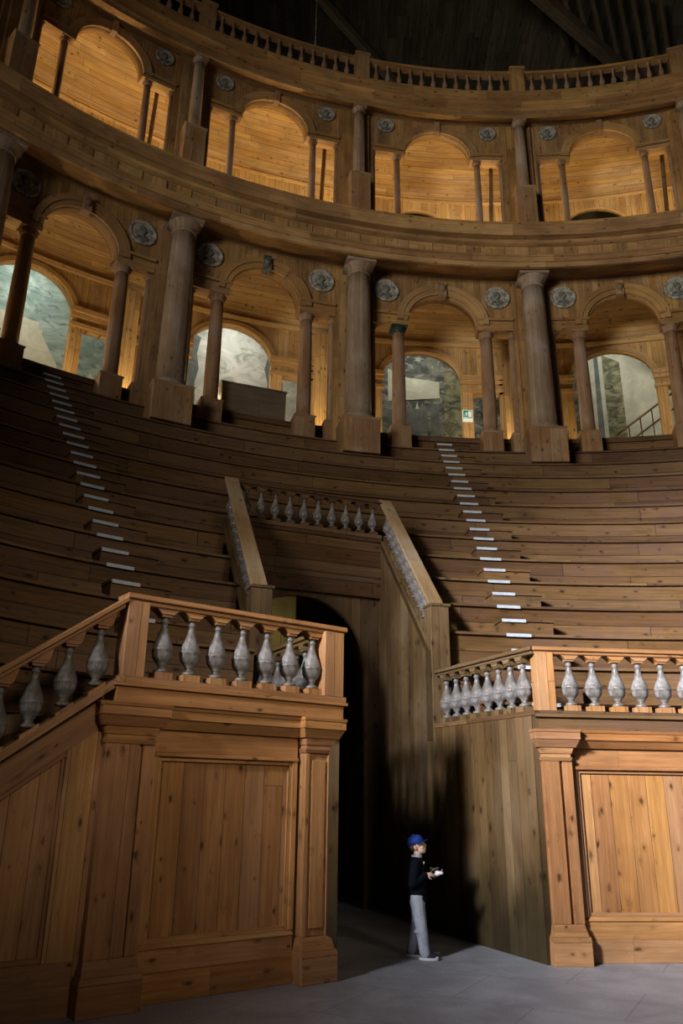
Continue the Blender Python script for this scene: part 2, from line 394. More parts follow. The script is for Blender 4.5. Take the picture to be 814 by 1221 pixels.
# ------------------------------------------------------------------ balusters and balustrades
def baluster_mesh(name, H, slope=0.0, seg=18, mats=('baluster', 'post'), fat=1.0, wide=0.13):
    mb = MB(); s = H / 0.69; e = 0.0
    f = 0.5 * abs(slope) * 0.17 * s
    if slope: mb.box(-0.075 * s, 0.075 * s, -0.075 * s, 0.075 * s, -0.04, 0.055 * s, 2, 1, m=slope)
    else: mb.box(-0.085 * s, 0.085 * s, -0.085 * s, 0.085 * s, -0.04, 0.07 * s, 2, 1)
    pr = [(0, .07), (.062, .07), (.072, .082), (.072, .094), (.056, .104), (.038, .118), (.034, .138), (.050, .150), (.046, .158), (.070, .180), (.092, .210), (.100, .245), (.101, .280), (.106, .284), (.106, .300), (.100, .304), (.093, .335), (.078, .375), (.060, .420), (.044, .465), (.034, .51), (.030, .548), (.040, .556), (.042, .570), (.031, .578), (.033, .598), (.046, .606), (0, .606)]
    mb.lathe([(r * s * fat, z * s) for r, z in pr], seg, 0)
    w1 = wide * s
    z1 = H
    a = MB()
    P0 = (-0.05 * s, 0.05 * s, -0.055 * s, 0.055 * s); P1 = (-w1 * 0.62, w1 * 0.62, -0.07 * s, 0.07 * s); P2 = (-w1, w1, -0.07 * s, 0.07 * s)
    mb.frus((-.05 * s, .05 * s, -.055 * s, .055 * s), (-.058 * s, .058 * s, -.06 * s, .06 * s), .604 * s, .628 * s, 0, 1)
    mb.frus((-.058 * s, .058 * s, -.07 * s, .07 * s), (-w1 * .68, w1 * .68, -.07 * s, .07 * s), .628 * s, .655 * s, 0, 1); mb.frus((-w1 * .68, w1 * .68, -.07 * s, .07 * s), P2, .655 * s, z1 - .004, 0, 1) if not slope else mb.hexa([Vector((x, y, .655 * s)) for y in (-.07 * s, .07 * s) for x in (-w1 * .68, w1 * .68)] + [Vector((x, y, z1 + slope * x)) for y in (-.07 * s, .07 * s) for x in (-w1 * .9, w1 * .9)], 0, 1)
    me = mb.build(name, list(mats)); d_ = me.data; bpy.data.objects.remove(me); return d_
BAL = baluster_mesh('baluster', 0.69)
BAL_S = baluster_mesh('baluster_stair', 0.67, -0.745)
BAL_P = baluster_mesh('baluster_parapet', 0.60, 1.05, mats=('baluster', 'passage'), wide=0.08)
BAL_C = baluster_mesh('baluster_cross', 0.60, 0, mats=('baluster', 'tier'), wide=0.12)
BAL_W = baluster_mesh('baluster_side', 0.69, 0, mats=('baluster', 'passage'), wide=0.09)

def balustrade(label, P0, P1, zb, H, xs, bal, rail_w=0.24, rail_t=0.09, base_w=0.24, base_t=0.06, mrail='post', mbase='post', m=0.0, ext=(0, 0), posts=(), foot=True, base_ext=(0, 0), name='balustrade'):
    d = Vector(P1) - Vector(P0); L = d.length; ang = atan2(d.y, d.x)
    root = empty(name, (P0[0], P0[1], zb), ang, label, 'balustrade')
    mb = MB()
    mb.box(-ext[0], L + ext[1], -rail_w / 2, rail_w / 2, H + rail_t * 0.45, H + rail_t, 0, m=m)
    mb.box(-ext[0] + 0.02, L + ext[1] - 0.02, -rail_w / 2 + 0.03, rail_w / 2 - 0.03, H, H + rail_t * 0.45, 0, m=m)
    bevel(mb.build('handrail', mrail, root), 0.008)
    if base_t:
        mb = MB(); mb.box(-base_ext[0], L + base_ext[1], -base_w / 2, base_w / 2, -base_t, 0, 0, m=m)
        bevel(mb.build('base_rail', mbase, root), 0.005)
    for x in xs: inst(bal, 'baluster', root, (x, 0, m * x))
    for (x0, x1, z0, z1, mt) in posts:
        mb = MB(); w2 = (x1 - x0) / 2
        mb.box(x0, x1, -w2, w2, z0, z1, 2); bevel(mb.build('post', mt, root), 0.006)
    return root

# ------------------------------------------------------------------ podiums
TL = Vector((0.8002, 0.5997)); NL = Vector((-0.5997, 0.8002)); L0 = Vector((-2.0488, 7.2124)); L1 = Vector((0.0350, 8.7740))
R0 = Vector((2.3554, 9.6007)); TR = Vector((0.99557, 0.09401)); NR = Vector((-0.09401, 0.99557))
aL = atan2(TL.y, TL.x); aR = atan2(TR.y, TR.x)

def pilaster(root, x0, wd, strip='right', ylen=0.26):
    """plinth, base mouldings, shaft with sunk groove, capital; x0..x0+wd is the plinth"""
    x1 = x0 + wd; g = MB()
    g.box(x0, x1, 0.0, ylen, 0.0, 0.235, 0)
    bevel(g.build('plinth', 'front_h', root), 0.006)
    g = MB(); Y = ylen
    g.frus((x0, x1, 0.0, Y), (x0 + .01, x1 - .01, .01, Y), .235, .285); g.frus((x0 + .02, x1 - .02, .025, Y), (x0 + .03, x1 - .03, .04, Y), .285, .33)
    g.frus((x0 + .03, x1 - .03, .045, Y), (x0 + .045, x1 - .045, .07, Y), .33, .40)
    g.build('base_moulding', 'front_h', root)
    g = MB(); a, b = x0 + .045, x1 - .045
    if strip == 'right': sp = b - .10; g.box(a, sp - .04, .085, Y, .40, 2.12, 2); g.box(sp - .04, sp, .125, Y, .40, 2.12, 2); g.box(sp, b + .02, .10, Y, .40, 2.12, 2)
    else:
        g.box(a, b, .11, Y, .40, 2.12, 2)
        g.box(a, a + .05, .085, .12, .40, 2.12, 2); g.box(b - .05, b, .085, .12, .40, 2.12, 2); g.box(a + .085, b - .085, .09, .12, .47, 2.05, 2)
    bevel(g.build('shaft', 'front', root), 0.004)
    g = MB()
    g.frus((a - .005, b + .005, .08, Y), (a - .02, b + .02, .06, Y), 2.12, 2.16); g.frus((a, b, .075, Y), (a, b, .075, Y), 2.16, 2.20); g.frus((a - .01, b + .01, .065, Y), (a - .03, b + .03, .04, Y), 2.20, 2.27)
    bevel(g.build('capital', 'front_h', root), 0.004)
    g = MB()
    g.frus((x0 - .01, x1 + .01, .03, Y), (x0 - .05, x1 + .05, -.02, Y), 2.27, 2.36); g.frus((x0 - .055, x1 + .055, -.03, Y), (x0 - .055, x1 + .055, -.03, Y), 2.36, 2.44); g.frus((x0 - .06, x1 + .06, -.035, Y), (x0 - .065, x1 + .065, -.045, Y), 2.44, 2.475)
    bevel(g.build('cornice_block', 'front_h', root), 0.005)

def panel_wall(root, x0, x1, edge=0.06):
    g = MB(); g.box(x0, x1, .17, .27, 0, .235, 0); bevel(g.build('base_board', 'front_h', root), 0.006)
    g = MB(); g.box(x0, x1, .19, .27, .235, .42, 0); g.frus((x0, x1, .165, .27), (x0, x1, .20, .27), .42, .46); bevel(g.build('lower_rail', 'front_h', root), 0.004)
    g = MB(); g.box(x0, x1, .235, .27, .46, 2.03, 2, world=True); g.build('plank_panel', 'front', root)
    g = MB()
    for (a, b) in ((x0, x0 + edge), (x1 - edge, x1)): g.box(a, b, .18, .25, .46, 2.03, 2)
    g.box(x0 + edge, x0 + edge + .035, .205, .25, .46, 2.03, 2); g.box(x1 - edge - .035, x1 - edge, .205, .25, .46, 2.03, 2)
    g.box(x0 + edge + .035, x1 - edge - .035, .205, .25, 1.99, 2.03, 0); g.box(x0 + edge + .035, x1 - edge - .035, .205, .25, .46, .50, 0)
    bevel(g.build('panel_frame', 'front', root), 0.004)
    g = MB(); g.box(x0, x1, .165, .27, 2.03, 2.065, 0); g.box(x0, x1, .185, .27, 2.065, 2.27, 0); bevel(g.build('upper_rail', 'front_h', root), 0.004)
    g = MB(); g.frus((x0, x1, .15, .27), (x0, x1, .08, .27), 2.27, 2.36); g.box(x0, x1, .065, .27, 2.36, 2.44, 0); g.frus((x0, x1, .055, .27), (x0, x1, .04, .27), 2.44, 2.475)
    bevel(g.build('cornice', 'front_h', root), 0.004)

pl = empty('timber_podium', (L0.x, L0.y, 0), aL, 'dim brown panelled wooden podium at lower left, two pilasters, beneath the sloping and level balustrades', 'podium')
panel_wall(pl, 0.55, 2.17)
pilaster(pl, 0.0, 0.55, 'right'); pilaster(pl, 2.16, 0.43, 'left')
g = MB(); g.box(0.06, 2.64, .02, .30, 2.475, 2.62, 0); g.box(0.03, 2.68, -.01, .30, 2.62, 2.655, 0); bevel(g.build('attic_course', 'front_h', pl), 0.005)
# the side of the stair that goes down to the left, same face line
sl = 0.745
def zst(x, z0): return z0 + sl * x
st = empty('podium_staircase', (L0.x, L0.y, 0), aL, 'closed wooden stair flank with sloping stringer and plank panel at the left edge', 'staircase')
XE = -2.9
def poly(mb, pts, y, uvg=True, mi=0):
    mb.face([Vector((x, y, z)) for x, z in pts], [(x, z) for x, z in pts], mi)
def prism(mb, pts, y0, y1, grain='z', mi=0):
    f = (lambda x, z: (x, z)) if grain == 'z' else (lambda x, z: (z - sl * x, x))
    mb.face([Vector((x, y0, z)) for x, z in pts], [f(x, z) for x, z in pts], mi)
    mb.face([Vector((x, y1, z)) for x, z in reversed(pts)], [f(x, z) for x, z in reversed(pts)], mi)
    for (a, b) in zip(pts, pts[1:] + pts[:1]):
        L = sqrt((a[0] - b[0]) ** 2 + (a[1] - b[1]) ** 2)
        mb.face([Vector((b[0], y0, b[1])), Vector((a[0], y0, a[1])), Vector((a[0], y1, a[1])), Vector((b[0], y1, b[1]))], [(0, L), (0, 0), (.1, 0), (.1, L)], mi)
g = MB(); prism(g, [(XE, 0.02), (-.18, .02), (-.18, zst(-.18, 2.22)), (XE, max(.03, zst(XE, 2.22)))], .23, .27); g.build('plank_panel', 'front', st)
g = MB(); prism(g, [(XE, max(.05, zst(XE, 2.24))), (-.01, zst(-.01, 2.24)), (-.01, zst(-.01, 2.56)), (XE, zst(XE, 2.56))], .17, .27, 'x')
prism(g, [(XE, zst(XE, 2.56)), (.05, zst(.05, 2.56)), (.05, zst(.05, 2.64)), (XE, zst(XE, 2.64))], .03, .30, 'x')
prism(g, [(XE, max(.02, zst(XE, 2.19))), (-.26, zst(-.26, 2.19)), (-.26, zst(-.26, 2.24)), (XE, max(.04, zst(XE, 2.24)))], .195, .26, 'x')
g.build('stringer', 'front_h', st)
g = MB(); prism(g, [(-.26, .0), (.10, .0), (.10, 2.40), (-.05, 2.40), (-.26, 2.20)], .18, .27); g.box(-.29, -.26, .205, .26, .42, 1.98, 2); bevel(g.build('end_stile', 'front', st), .004)
g = MB(); g.box(XE, -.01, .165, .27, 0, .40, 0); g.box(XE, -.26, .195, .27, .40, .44, 0); bevel(g.build('base_board', 'front_h', st), .005)
for i in range(11):
    x1_ = -.0 - i * .245; z1_ = 2.40 - i * .182
    g = MB(); g.box(x1_ - .27, x1_, .30, 1.45, max(0.0, z1_ - .20), z1_, 1); g.build('tread', 'tier', st)
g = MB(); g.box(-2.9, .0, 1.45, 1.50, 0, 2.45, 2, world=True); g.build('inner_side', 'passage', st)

pr = empty('timber_podium', (R0.x, R0.y, 0), aR, 'brightly lit orange panelled wooden podium at the right edge of the photo', 'podium')
panel_wall(pr, 0.44, 3.55); pilaster(pr, 0.0, 0.44, 'right'); pilaster(pr, 3.55, 0.44, 'right')
g = MB(); g.box(0.03, 3.98, .10, .30, 2.475, 2.62, 0); g.box(0.0, 4.0, .06, .30, 2.62, 2.67, 0); bevel(g.build('attic_course', 'tier', pr), 0.005)

# decks behind the balustrades
BL = Vector((-1.02, 10.88)); BR = Vector((1.37, 11.8))
def deck(lab, pts, z, th=0.08):
    g = MB(); top = [Vector((p[0], p[1], z)) for p in pts]; bot = [Vector((p[0], p[1], z - th)) for p in pts]
    g.face(top, [(p[0], p[1]) for p in pts]); g.face(bot[::-1], [(p[0], p[1]) for p in pts[::-1]])
    n = len(pts)
    for i in range(n):
        j = (i + 1) % n; g.face([top[j], top[i], bot[i], bot[j]], [(0, 0), (0, 1), (.1, 1), (.1, 0)])
    o = g.build('walkway_deck', 'tier'); tag(o, lab, 'deck'); return o
R12 = A0 - DD * 12 - RR + 0.3
def offL(s_, n_): return L0 + TL * s_ + NL * n_
ptsL = [offL(0.0, .28), offL(2.58, .28), BL] + [ringP(cutL(R12) + (-1.55 - cutL(R12)) * i / 16, R12).xy for i in range(17)] + [offL(-.9, 1.52), offL(0, 1.52)]
deck('timber walkway behind the left podium balustrade', ptsL, 2.46)
def offR(s_, n_): return R0 + TR * s_ + NR * n_
ptsR = [offR(0.02, .28), offR(4.0, .28)] + [ringP(.95 + (cutR(R12) - .95) * i / 14, R12).xy for i in range(15)]
ptsR = ptsR[:2] + [p for p in ptsR[2:]] + [BR + Vector((.06, .0))]
deck('timber walkway behind the right podium balustrade', ptsR, 2.46)

# front balustrades
def wxy(o, T, N, s_, n_): p = o + T * s_ + N * n_; return (p.x, p.y)
zB = 2.715
xs = [0.32 - 0.10 + 0.205 + i * 0.293 for i in range(7)]
balustrade('level balustrade of turned balusters on the left podium, square posts at both ends', wxy(L0, TL, NL, .10, .14), wxy(L0, TL, NL, 2.64, .14), zB, .68, xs, BAL,
           posts=((0.0, .215, -.005, .70, 'post'), (2.27, 2.53, -.005, .70, 'post')), ext=(.02, .05), base_ext=(.03, .03), rail_t=.095, base_w=.26)
sB = balustrade('sloping stair balustrade descending out of the photo at lower left', wxy(L0, TL, NL, .10, .14), wxy(L0, TL, NL, XE, .14), 2.69, .67,
           [0.20 + i * 0.268 for i in range(11)], BAL_S, m=-sl, ext=(0.0, 0), rail_t=.10, base_t=0.0)
xs = [0.28 + 0.165 + i * 0.297 for i in range(12)]
balustrade('level balustrade of grey balusters along the front of the right podium', wxy(R0, TR, NR, .06, .20), wxy(R0, TR, NR, 4.0, .20), 2.70, .68, xs, BAL,
           posts=((0.0, .22, -.005, .70, 'post'),), ext=(.03, 0), base_ext=(.0, 0), mbase='tier', base_w=.25)
DS = (BR - R0).normalized(); NS = Vector((DS.y, -DS.x))
a_ = R0 + NS * .13 + DS * .30; b_ = BR + NS * .13 - DS * .02
Ls = (b_ - a_).length
balustrade('side balustrade of eight grey balusters above the right passage wall', (a_.x, a_.y), (b_.x, b_.y), 2.70, .68, [.10 + i * (Ls - .2) / 7.3 for i in range(8)], BAL_W,
           mrail='passage', mbase='tier', ext=(.2, .0), base_ext=(.22, 0), rail_w=.22)
a2 = L1 + (BL - L1).normalized() * .3 ; d2 = (BL - L1).normalized(); n2_ = Vector((-d2.y, d2.x)); a2 = a2 + n2_ * .12; b2 = BL + n2_ * .12
L2 = (b2 - a2).length
balustrade('dim side balustrade above the left passage wall, behind the left podium balusters', (a2.x, a2.y), (b2.x, b2.y), 2.70, .68, [.15 + i * .28 for i in range(7)], BAL_W,
           mrail='passage', mbase='tier', ext=(.15, 0), base_ext=(.2, 0), rail_w=.2)

# ------------------------------------------------------------------ passage walls, parapets, arch wall
C_R = Vector((0.718, 14.04)); C_L = Vector((-1.84, 13.05))
FAR_R = C_R + (C_R - BR).normalized() * 6.0; FAR_L = C_L + (C_L - BL).normalized() * 6.0
def wall_strip(segs, th, side, name):
    # segs: list of (pA, pB, zbot, ztopA, ztopB)
    g = MB(); u = 0
    for (A, B, z0, za, zb_) in segs:
        A = Vector(A); B = Vector(B); d = (B - A).normalized(); n = Vector((-d.y, d.x)) * side * th; L = (B - A).length
        def V(p, z): return Vector((p.x, p.y, z))
        g.face([V(A, z0), V(B, z0), V(B, zb_), V(A, za)], [(u, z0), (u + L, z0), (u + L, zb_), (u, za)])
        g.face([V(A + n, z0), V(A + n, za), V(B + n, zb_), V(B + n, z0)], [(u, z0), (u, za), (u + L, zb_), (u + L, z0)])
        g.face([V(A, za), V(B, zb_), V(B + n, zb_), V(A + n, za)], [(0, 0), (0, L), (.1, L), (.1, 0)])
        g.face([V(A, z0), V(A, za), V(A + n, za), V(A + n, z0)], [(0, z0), (0, za), (.1, za), (.1, z0)])
        u += L
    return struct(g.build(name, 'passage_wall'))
pk = .16  # the top of the stringer under the balusters
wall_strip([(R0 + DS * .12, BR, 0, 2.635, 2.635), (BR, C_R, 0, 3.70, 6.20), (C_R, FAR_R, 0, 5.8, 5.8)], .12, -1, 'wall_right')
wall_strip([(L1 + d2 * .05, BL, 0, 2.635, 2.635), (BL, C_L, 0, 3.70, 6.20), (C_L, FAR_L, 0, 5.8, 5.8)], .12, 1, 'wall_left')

def parapet(lab, P0, P1, z0, z1, n, post_w=.27):
    d = Vector(P1) - Vector(P0); L = d.length; m = (z1 - z0) / L; ang = atan2(d.y, d.x)
    root = empty('stair_parapet', (P0[0], P0[1], z0), ang, lab, 'parapet')
    # local y negative = right of travel direction; members occupy y in [-.25, 0]
    g = MB(); g.box(.02, L + .02, -.245, .0, -.07, 0.0, 0, m=m); bevel(g.build('handrail', 'rail', root), .006)
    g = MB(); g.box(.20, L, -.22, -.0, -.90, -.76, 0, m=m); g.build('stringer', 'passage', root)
    for i in range(n):
        x = .34 + i * (L - .44) / (n - 1); inst(BAL_P, 'baluster', root, (x, -.125, -.72 + m * x))
    g = MB(); g.box(-.02, post_w - .02, -.30, -.0, 2.46 - z0, -.01, 2); g.box(-.04, post_w, -.33, .01, -.01, .035, 0); bevel(g.build('post', 'passage', root), .006)
    return root
parapet('steep sloping parapet with broad pale handrail right of the central passage', (1.37, 11.8), (0.718, 14.04), 4.46, 7.0, 11)
parapet('steep sloping parapet with broad pale handrail left of the central passage', (-1.245, 10.8), (-2.07, 12.96), 4.46, 7.0, 11)

# cross balustrade over the arch
dX = (C_R - C_L); LX = dX.length; aX = atan2(dX.y, dX.x)
balustrade('short level balustrade of grey balusters bridging the passage between both parapets', (C_L.x, C_L.y), (C_R.x, C_R.y), 6.27, .60, [.16 + i * (LX - .30) / 9 for i in range(10)], BAL_C,
           rail_w=.20, rail_t=.07, base_w=.22, base_t=.08, mrail='tier', mbase='tier')
g = MB(); g.box(0, LX, -.06, .02, 5.08, 6.19, 0, world=True); g.box(0, LX, -.09, .02, 6.12, 6.19, 0); g.box(0, LX, -.075, .02, 5.44, 5.48, 0)
o = g.build('plank_fascia', 'tier', None, (C_L.x, C_L.y, 0)); o.rotation_euler = (0, 0, aX); tag(o, 'horizontal boarding under the bridging balustrade, above the passage arch', 'boarding')
g = MB(); g.box(0, LX, .02, .75, 6.10, 6.18, 0); o = g.build('landing_deck', 'tier', None, (C_L.x, C_L.y, 0)); o.rotation_euler = (0, 0, aX); tag(o, 'boarded landing behind the bridging balustrade', 'deck')
# arch wall
g = MB(); ac, ar, az = 1.24, 1.22, 3.85; hz = 1.16
pts = [(ac - ar * cos(PI * i / 28), az + hz * sin(PI * i / 28)) for i in range(29)]
def V3(x, y, z): return Vector((x, y, z))
for y_, rev in ((.04, False), (.14, True)):
    def F(p): g.face([V3(x, y_, z) for x, z in (p if not rev else p[::-1])], [(x, z) for x, z in (p if not rev else p[::-1])])
    F([(0, 0), (ac - ar, 0), (ac - ar, 6.1), (0, 6.1)]); F([(ac + ar, 0), (LX, 0), (LX, 6.1), (ac + ar, 6.1)])
    for a, b in zip(pts, pts[1:]): F([a, b, (b[0], 6.1), (a[0], 6.1)])
for a, b in zip(pts, pts[1:]): g.face([V3(b[0], .04, b[1]), V3(a[0], .04, a[1]), V3(a[0], .14, a[1]), V3(b[0], .14, b[1])], [(0, 0), (0, .1), (.1, .1), (.1, 0)])
for x_ in (ac - ar, ac + ar): g.face([V3(x_, .04, 0), V3(x_, .14, 0), V3(x_, .14, az), V3(x_, .04, az)], [(0, 0), (.1, 0), (.1, az), (0, az)])
o = struct(g.build('wall_arch', 'passage', None, (C_L.x, C_L.y, 0))); o.rotation_euler = (0, 0, aX)
# room beyond the arch
g = MB(); g.box(1.89, LX + .3, 2.2, 2.3, 0, 6.3, 2, world=True); g.box(-.8, .85, 2.2, 2.3, 0, 6.3, 2, world=True); g.box(.85, 1.89, 2.2, 2.3, 0, 3.6, 2, world=True)
o = struct(g.build('wall_back', 'passage', None, (C_L.x, C_L.y, 0))); o.rotation_euler = (0, 0, aX)
M['plaster'] = paint('yellow_plaster', (0.40, 0.34, 0.15), (0.50, 0.43, 0.20), 2.0, 0.8, 0.1)
g = MB(); g.box(-.3, 3.3, 4.2, 4.3, 3.2, 6.4, 2); g.box(-.3, 3.3, 4.12, 4.2, 5.42, 5.47, 0)
g.box(2.16, 2.22, 4.10, 4.2, 3.6, 5.42, 2); g.box(2.40, 2.46, 4.10, 4.2, 3.6, 5.42, 2)
o = struct(g.build('wall_plaster', 'plaster', None, (C_L.x, C_L.y, 0))); o.rotation_euler = (0, 0, aX)
g = MB(); g.box(-.3, 3.3, 2.3, 4.3, 3.5, 3.6, 0); g.box(-.3, 3.3, 1.8, 4.3, 6.3, 6.38, 0)
o = struct(g.build('floor_shield', 'tier', None, (C_L.x, C_L.y, 0))); o.rotation_euler = (0, 0, aX)  # unseen slabs, added to keep the lamp's light inside the room
def pt(name, loc, e, col, r=0.08):
    l = bpy.data.lights.new(name, 'POINT'); l.energy = e; l.color = col; l.shadow_soft_size = r
    o = bpy.data.objects.new(name, l); COL.objects.link(o); o.location = loc; return o
_p = Vector((C_L.x, C_L.y)) + Vector((cos(aX), sin(aX))) * 1.9 + Vector((-sin(aX), cos(aX))) * 3.4
pt('back_room_lamp', (_p.x, _p.y, 5.2), 5, (1.0, 0.85, 0.5))

# ------------------------------------------------------------------ arcades
BAYN = {-2: 'out past the left edge', -1: 'at the left edge', 0: 'second from the left', 1: 'third from the left', 2: 'rightmost in view', 3: 'past the right edge'}
def gcol_name(k): return {-2: 'past the left edge', -1: 'nearest the left edge', 0: 'leftmost fully visible', 1: 'at the centre', 2: 'right of centre', 3: 'nearest the right edge', 4: 'past the right edge'}[k]

def arch_panel(mb, ph0, ph1, pc, hw, zs, rz, zb, zt, d0, d1, n=22, uoff=0.0):
    """boarded screen with an arch-headed gap, faces at dr=d0 (towards the hall) and d1"""
    sp = speed(pc, d0)
    def Fr(p):  # list of (phi,z) counter-clockwise from the hall
        mb.face([ringP(a, d0, z) for a, z in p], [((a - ph0) * sp, z) for a, z in p])
        mb.face([ringP(a, d1, z) for a, z in reversed(p)], [((a - ph0) * sp, z) for a, z in reversed(p)])
    def rect(a, b, m_=4):
        for i in range(m_):
            x, y = a + (b - a) * i / m_, a + (b - a) * (i + 1) / m_
            Fr([(x, zb), (y, zb), (y, zt), (x, zt)])
            mb.face([ringP(x, d0, zb), ringP(x, d1, zb), ringP(y, d1, zb), ringP(y, d0, zb)], [(0, x * sp), (.3, x * sp), (.3, y * sp), (0, y * sp)])
    rect(ph0, pc - hw); rect(pc + hw, ph1)
    P = [(pc - hw * cos(PI * i / n), zs + rz * sin(PI * i / n)) for i in range(n + 1)]
    for a, b in zip(P, P[1:]):
        Fr([a, b, (b[0], zt), (a[0], zt)])
        mb.face([ringP(a[0], d0, a[1]), ringP(a[0], d1, a[1]), ringP(b[0], d1, b[1]), ringP(b[0], d0, b[1])], [(0, a[0] * sp), (.3, a[0] * sp), (.3, b[0] * sp), (0, b[0] * sp)], 0, True)
    for s_ in (-1, 1):
        x = pc + s_ * hw
        mb.face([ringP(x, d0, zb), ringP(x, d0, zs), ringP(x, d1, zs), ringP(x, d1, zb)], [(0, zb), (0, zs), (.3, zs), (.3, zb)])
def archivolt(mb, pc, hwi, hwo, zs, rzi, rzo, d0, d1, n=26):
    for i in range(n):
        q = []
        for t in (PI * i / n, PI * (i + 1) / n):
            q.append(((pc - hwi * cos(t), zs + rzi * sin(t)), (pc - hwo * cos(t), zs + rzo * sin(t)), t))
        (a, b, t0), (c, d, t1) = q
        L0_, L1_ = t0 * 1.1, t1 * 1.1
        mb.face([ringP(a[0], d0, a[1]), ringP(c[0], d0, c[1]), ringP(d[0], d0, d[1]), ringP(b[0], d0, b[1])], [(0.02, L0_), (0.02, L1_), (.3, L1_), (.3, L0_)])
        mb.face([ringP(b[0], d0, b[1]), ringP(d[0], d0, d[1]), ringP(d[0], d1, d[1]), ringP(b[0], d1, b[1])], [(0.02, L0_), (0.02, L1_), (.1, L1_), (.1, L0_)])
        mb.face([ringP(a[0], d1, a[1]), ringP(c[0], d1, c[1]), ringP(c[0], d0, c[1]), ringP(a[0], d0, a[1])], [(0.02, L0_), (0.02, L1_), (.1, L1_), (.1, L0_)])
def ring_box(mb, ph0, ph1, d0, d1, z0, z1, n=4, vert=False):
    if not vert: mb.sweep([(d0, z0), (d0, z1), (d1, z1), (d1, z0)], ph0, ph1, n); return
    sp = speed(ph0, d0)
    for i in range(n):
        a, b = ph0 + (ph1 - ph0) * i / n, ph0 + (ph1 - ph0) * (i + 1) / n
        mb.face([ringP(a, d0, z0), ringP(b, d0, z0), ringP(b, d0, z1), ringP(a, d0, z1)], [((a - ph0) * sp, z0), ((b - ph0) * sp, z0), ((b - ph0) * sp, z1), ((a - ph0) * sp, z1)])
        mb.face([ringP(a, d1, z1), ringP(b, d1, z1), ringP(b, d1, z0), ringP(a, d1, z0)], [((a - ph0) * sp, z1), ((b - ph0) * sp, z1), ((b - ph0) * sp, z0), ((a - ph0) * sp, z0)])
        for z, r in ((z0, 1), (z1, 0)):
            q = [ringP(a, d0, z), ringP(a, d1, z), ringP(b, d1, z), ringP(b, d0, z)]
            mb.face(q if r else q[::-1], [(0, 0), (.1, 0), (.1, .1), (0, .1)])
    for a, r in ((ph0, 1), (ph1, 0)):
        q = [ringP(a, d0, z0), ringP(a, d0, z1), ringP(a, d1, z1), ringP(a, d1, z0)]; uv = [(0, z0), (0, z1), (abs(d1 - d0), z1), (abs(d1 - d0), z0)]
        mb.face(q if r else q[::-1], uv if r else uv[::-1])

# ---- prototype columns
def column_parts(root, ped_h, ped_w, r, H, mcol, mped, cap_style='doric', seg=24):
    """pedestal from z=0 to ped_h, column to H"""
    if ped_h:
        g = MB(); w2 = ped_w / 2
        g.box(-w2, w2, -w2, w2, 0, ped_h - .06, 2); g.frus((-w2 - .0, w2, -w2, w2), (-w2 - .03, w2 + .03, -w2 - .03, w2 + .03), ped_h - .06, ped_h)
        bevel(g.build('pedestal', mped, root), .008)
    b0 = ped_h; bh = r * .55
    g = MB(); g.lathe([(r * 1.32, b0), (r * 1.36, b0 + bh * .25), (r * 1.30, b0 + bh * .5), (r * 1.12, b0 + bh * .62), (r * 1.16, b0 + bh * .85), (r * 1.0, b0 + bh)], seg); g.build('base', mcol, root)
    ch = r * 1.15; ct = H - ch
    pr_ = [(r, b0 + bh)]
    for i in range(1, 9):
        t = i / 8; pr_.append((r * (1 - .15 * t ** 1.8), b0 + bh + (ct - b0 - bh) * t))
    g = MB(); g.lathe(pr_, seg); g.build('shaft', mcol, root)
    rt = r * .85; g = MB()
    if cap_style == 'leaf':
        def md(i, a): return 1 + (.10 * abs(sin(a * 4)) if i in (2, 3, 4, 5) else 0)
        g.lathe([(rt, ct), (rt * 1.12, ct + ch * .06), (rt * 1.08, ct + ch * .14), (rt * 1.16, ct + ch * .35), (rt * 1.12, ct + ch * .45), (rt * 1.35, ct + ch * .74), (rt * 1.2, ct + ch * .80)], seg, mod=md)
    else:
        g.lathe([(rt, ct), (rt * 1.10, ct + ch * .08), (rt * 1.0, ct + ch * .16), (rt * 1.0, ct + ch * .40), (rt * 1.08, ct + ch * .46), (rt * 1.38, ct + ch * .70), (rt * 1.42, ct + ch * .78)], seg)
    w2 = rt * 1.38; g.box(-w2, w2, -w2, w2, ct + ch * .76, H, 0)
    g.build('capital', mcol if cap_style == 'doric' else mcol, root)

protos = {}
def make_proto(name, *a, **k):
    r = empty(name, (0, 0, -50)); column_parts(r, *a, **k); reg(r); return r
def place(proto, phi, dr, z, label, cat, group):
    if proto.get('used'): r = copy_tree(proto)
    else: r = proto
    proto['used'] = 1
    _, p, ang = ringM(phi, dr, z); r.location = p; r.rotation_euler = (0, 0, ang)
    tag(r, label, cat, group); return r
P_giant = make_proto('giant_column', .95, .92, .335, 15.16 - 9.49, 'column', 'pedestal')
P_small = make_proto('small_column', .62, .52, .185, 13.76 - 10.07, 'smallcol', 'pedestal', 'leaf')
GREEN = paint('dark_green_capital', (0.010, 0.020, 0.016), (0.030, 0.050, 0.040), 12.0, 0.5, 0.4)
P_half = make_proto('slender_column', .62, .34, .11, 13.76 - 10.07, 'smallcol', 'pedestal', 'leaf', 16)
P_ugiant = make_proto('upper_column', 1.36, .56, .165, 20.73 - 16.80, 'column', 'pedestal', 'doric', 20)
P_usmall = make_proto('upper_small_column', .12, .26, .105, 19.60 - 16.80, 'smallcol', 'pedestal', 'leaf', 16)
P_uhalf = make_proto('upper_slender_column', .12, .18, .07, 19.60 - 16.80, 'smallcol', 'pedestal', 'leaf', 12)

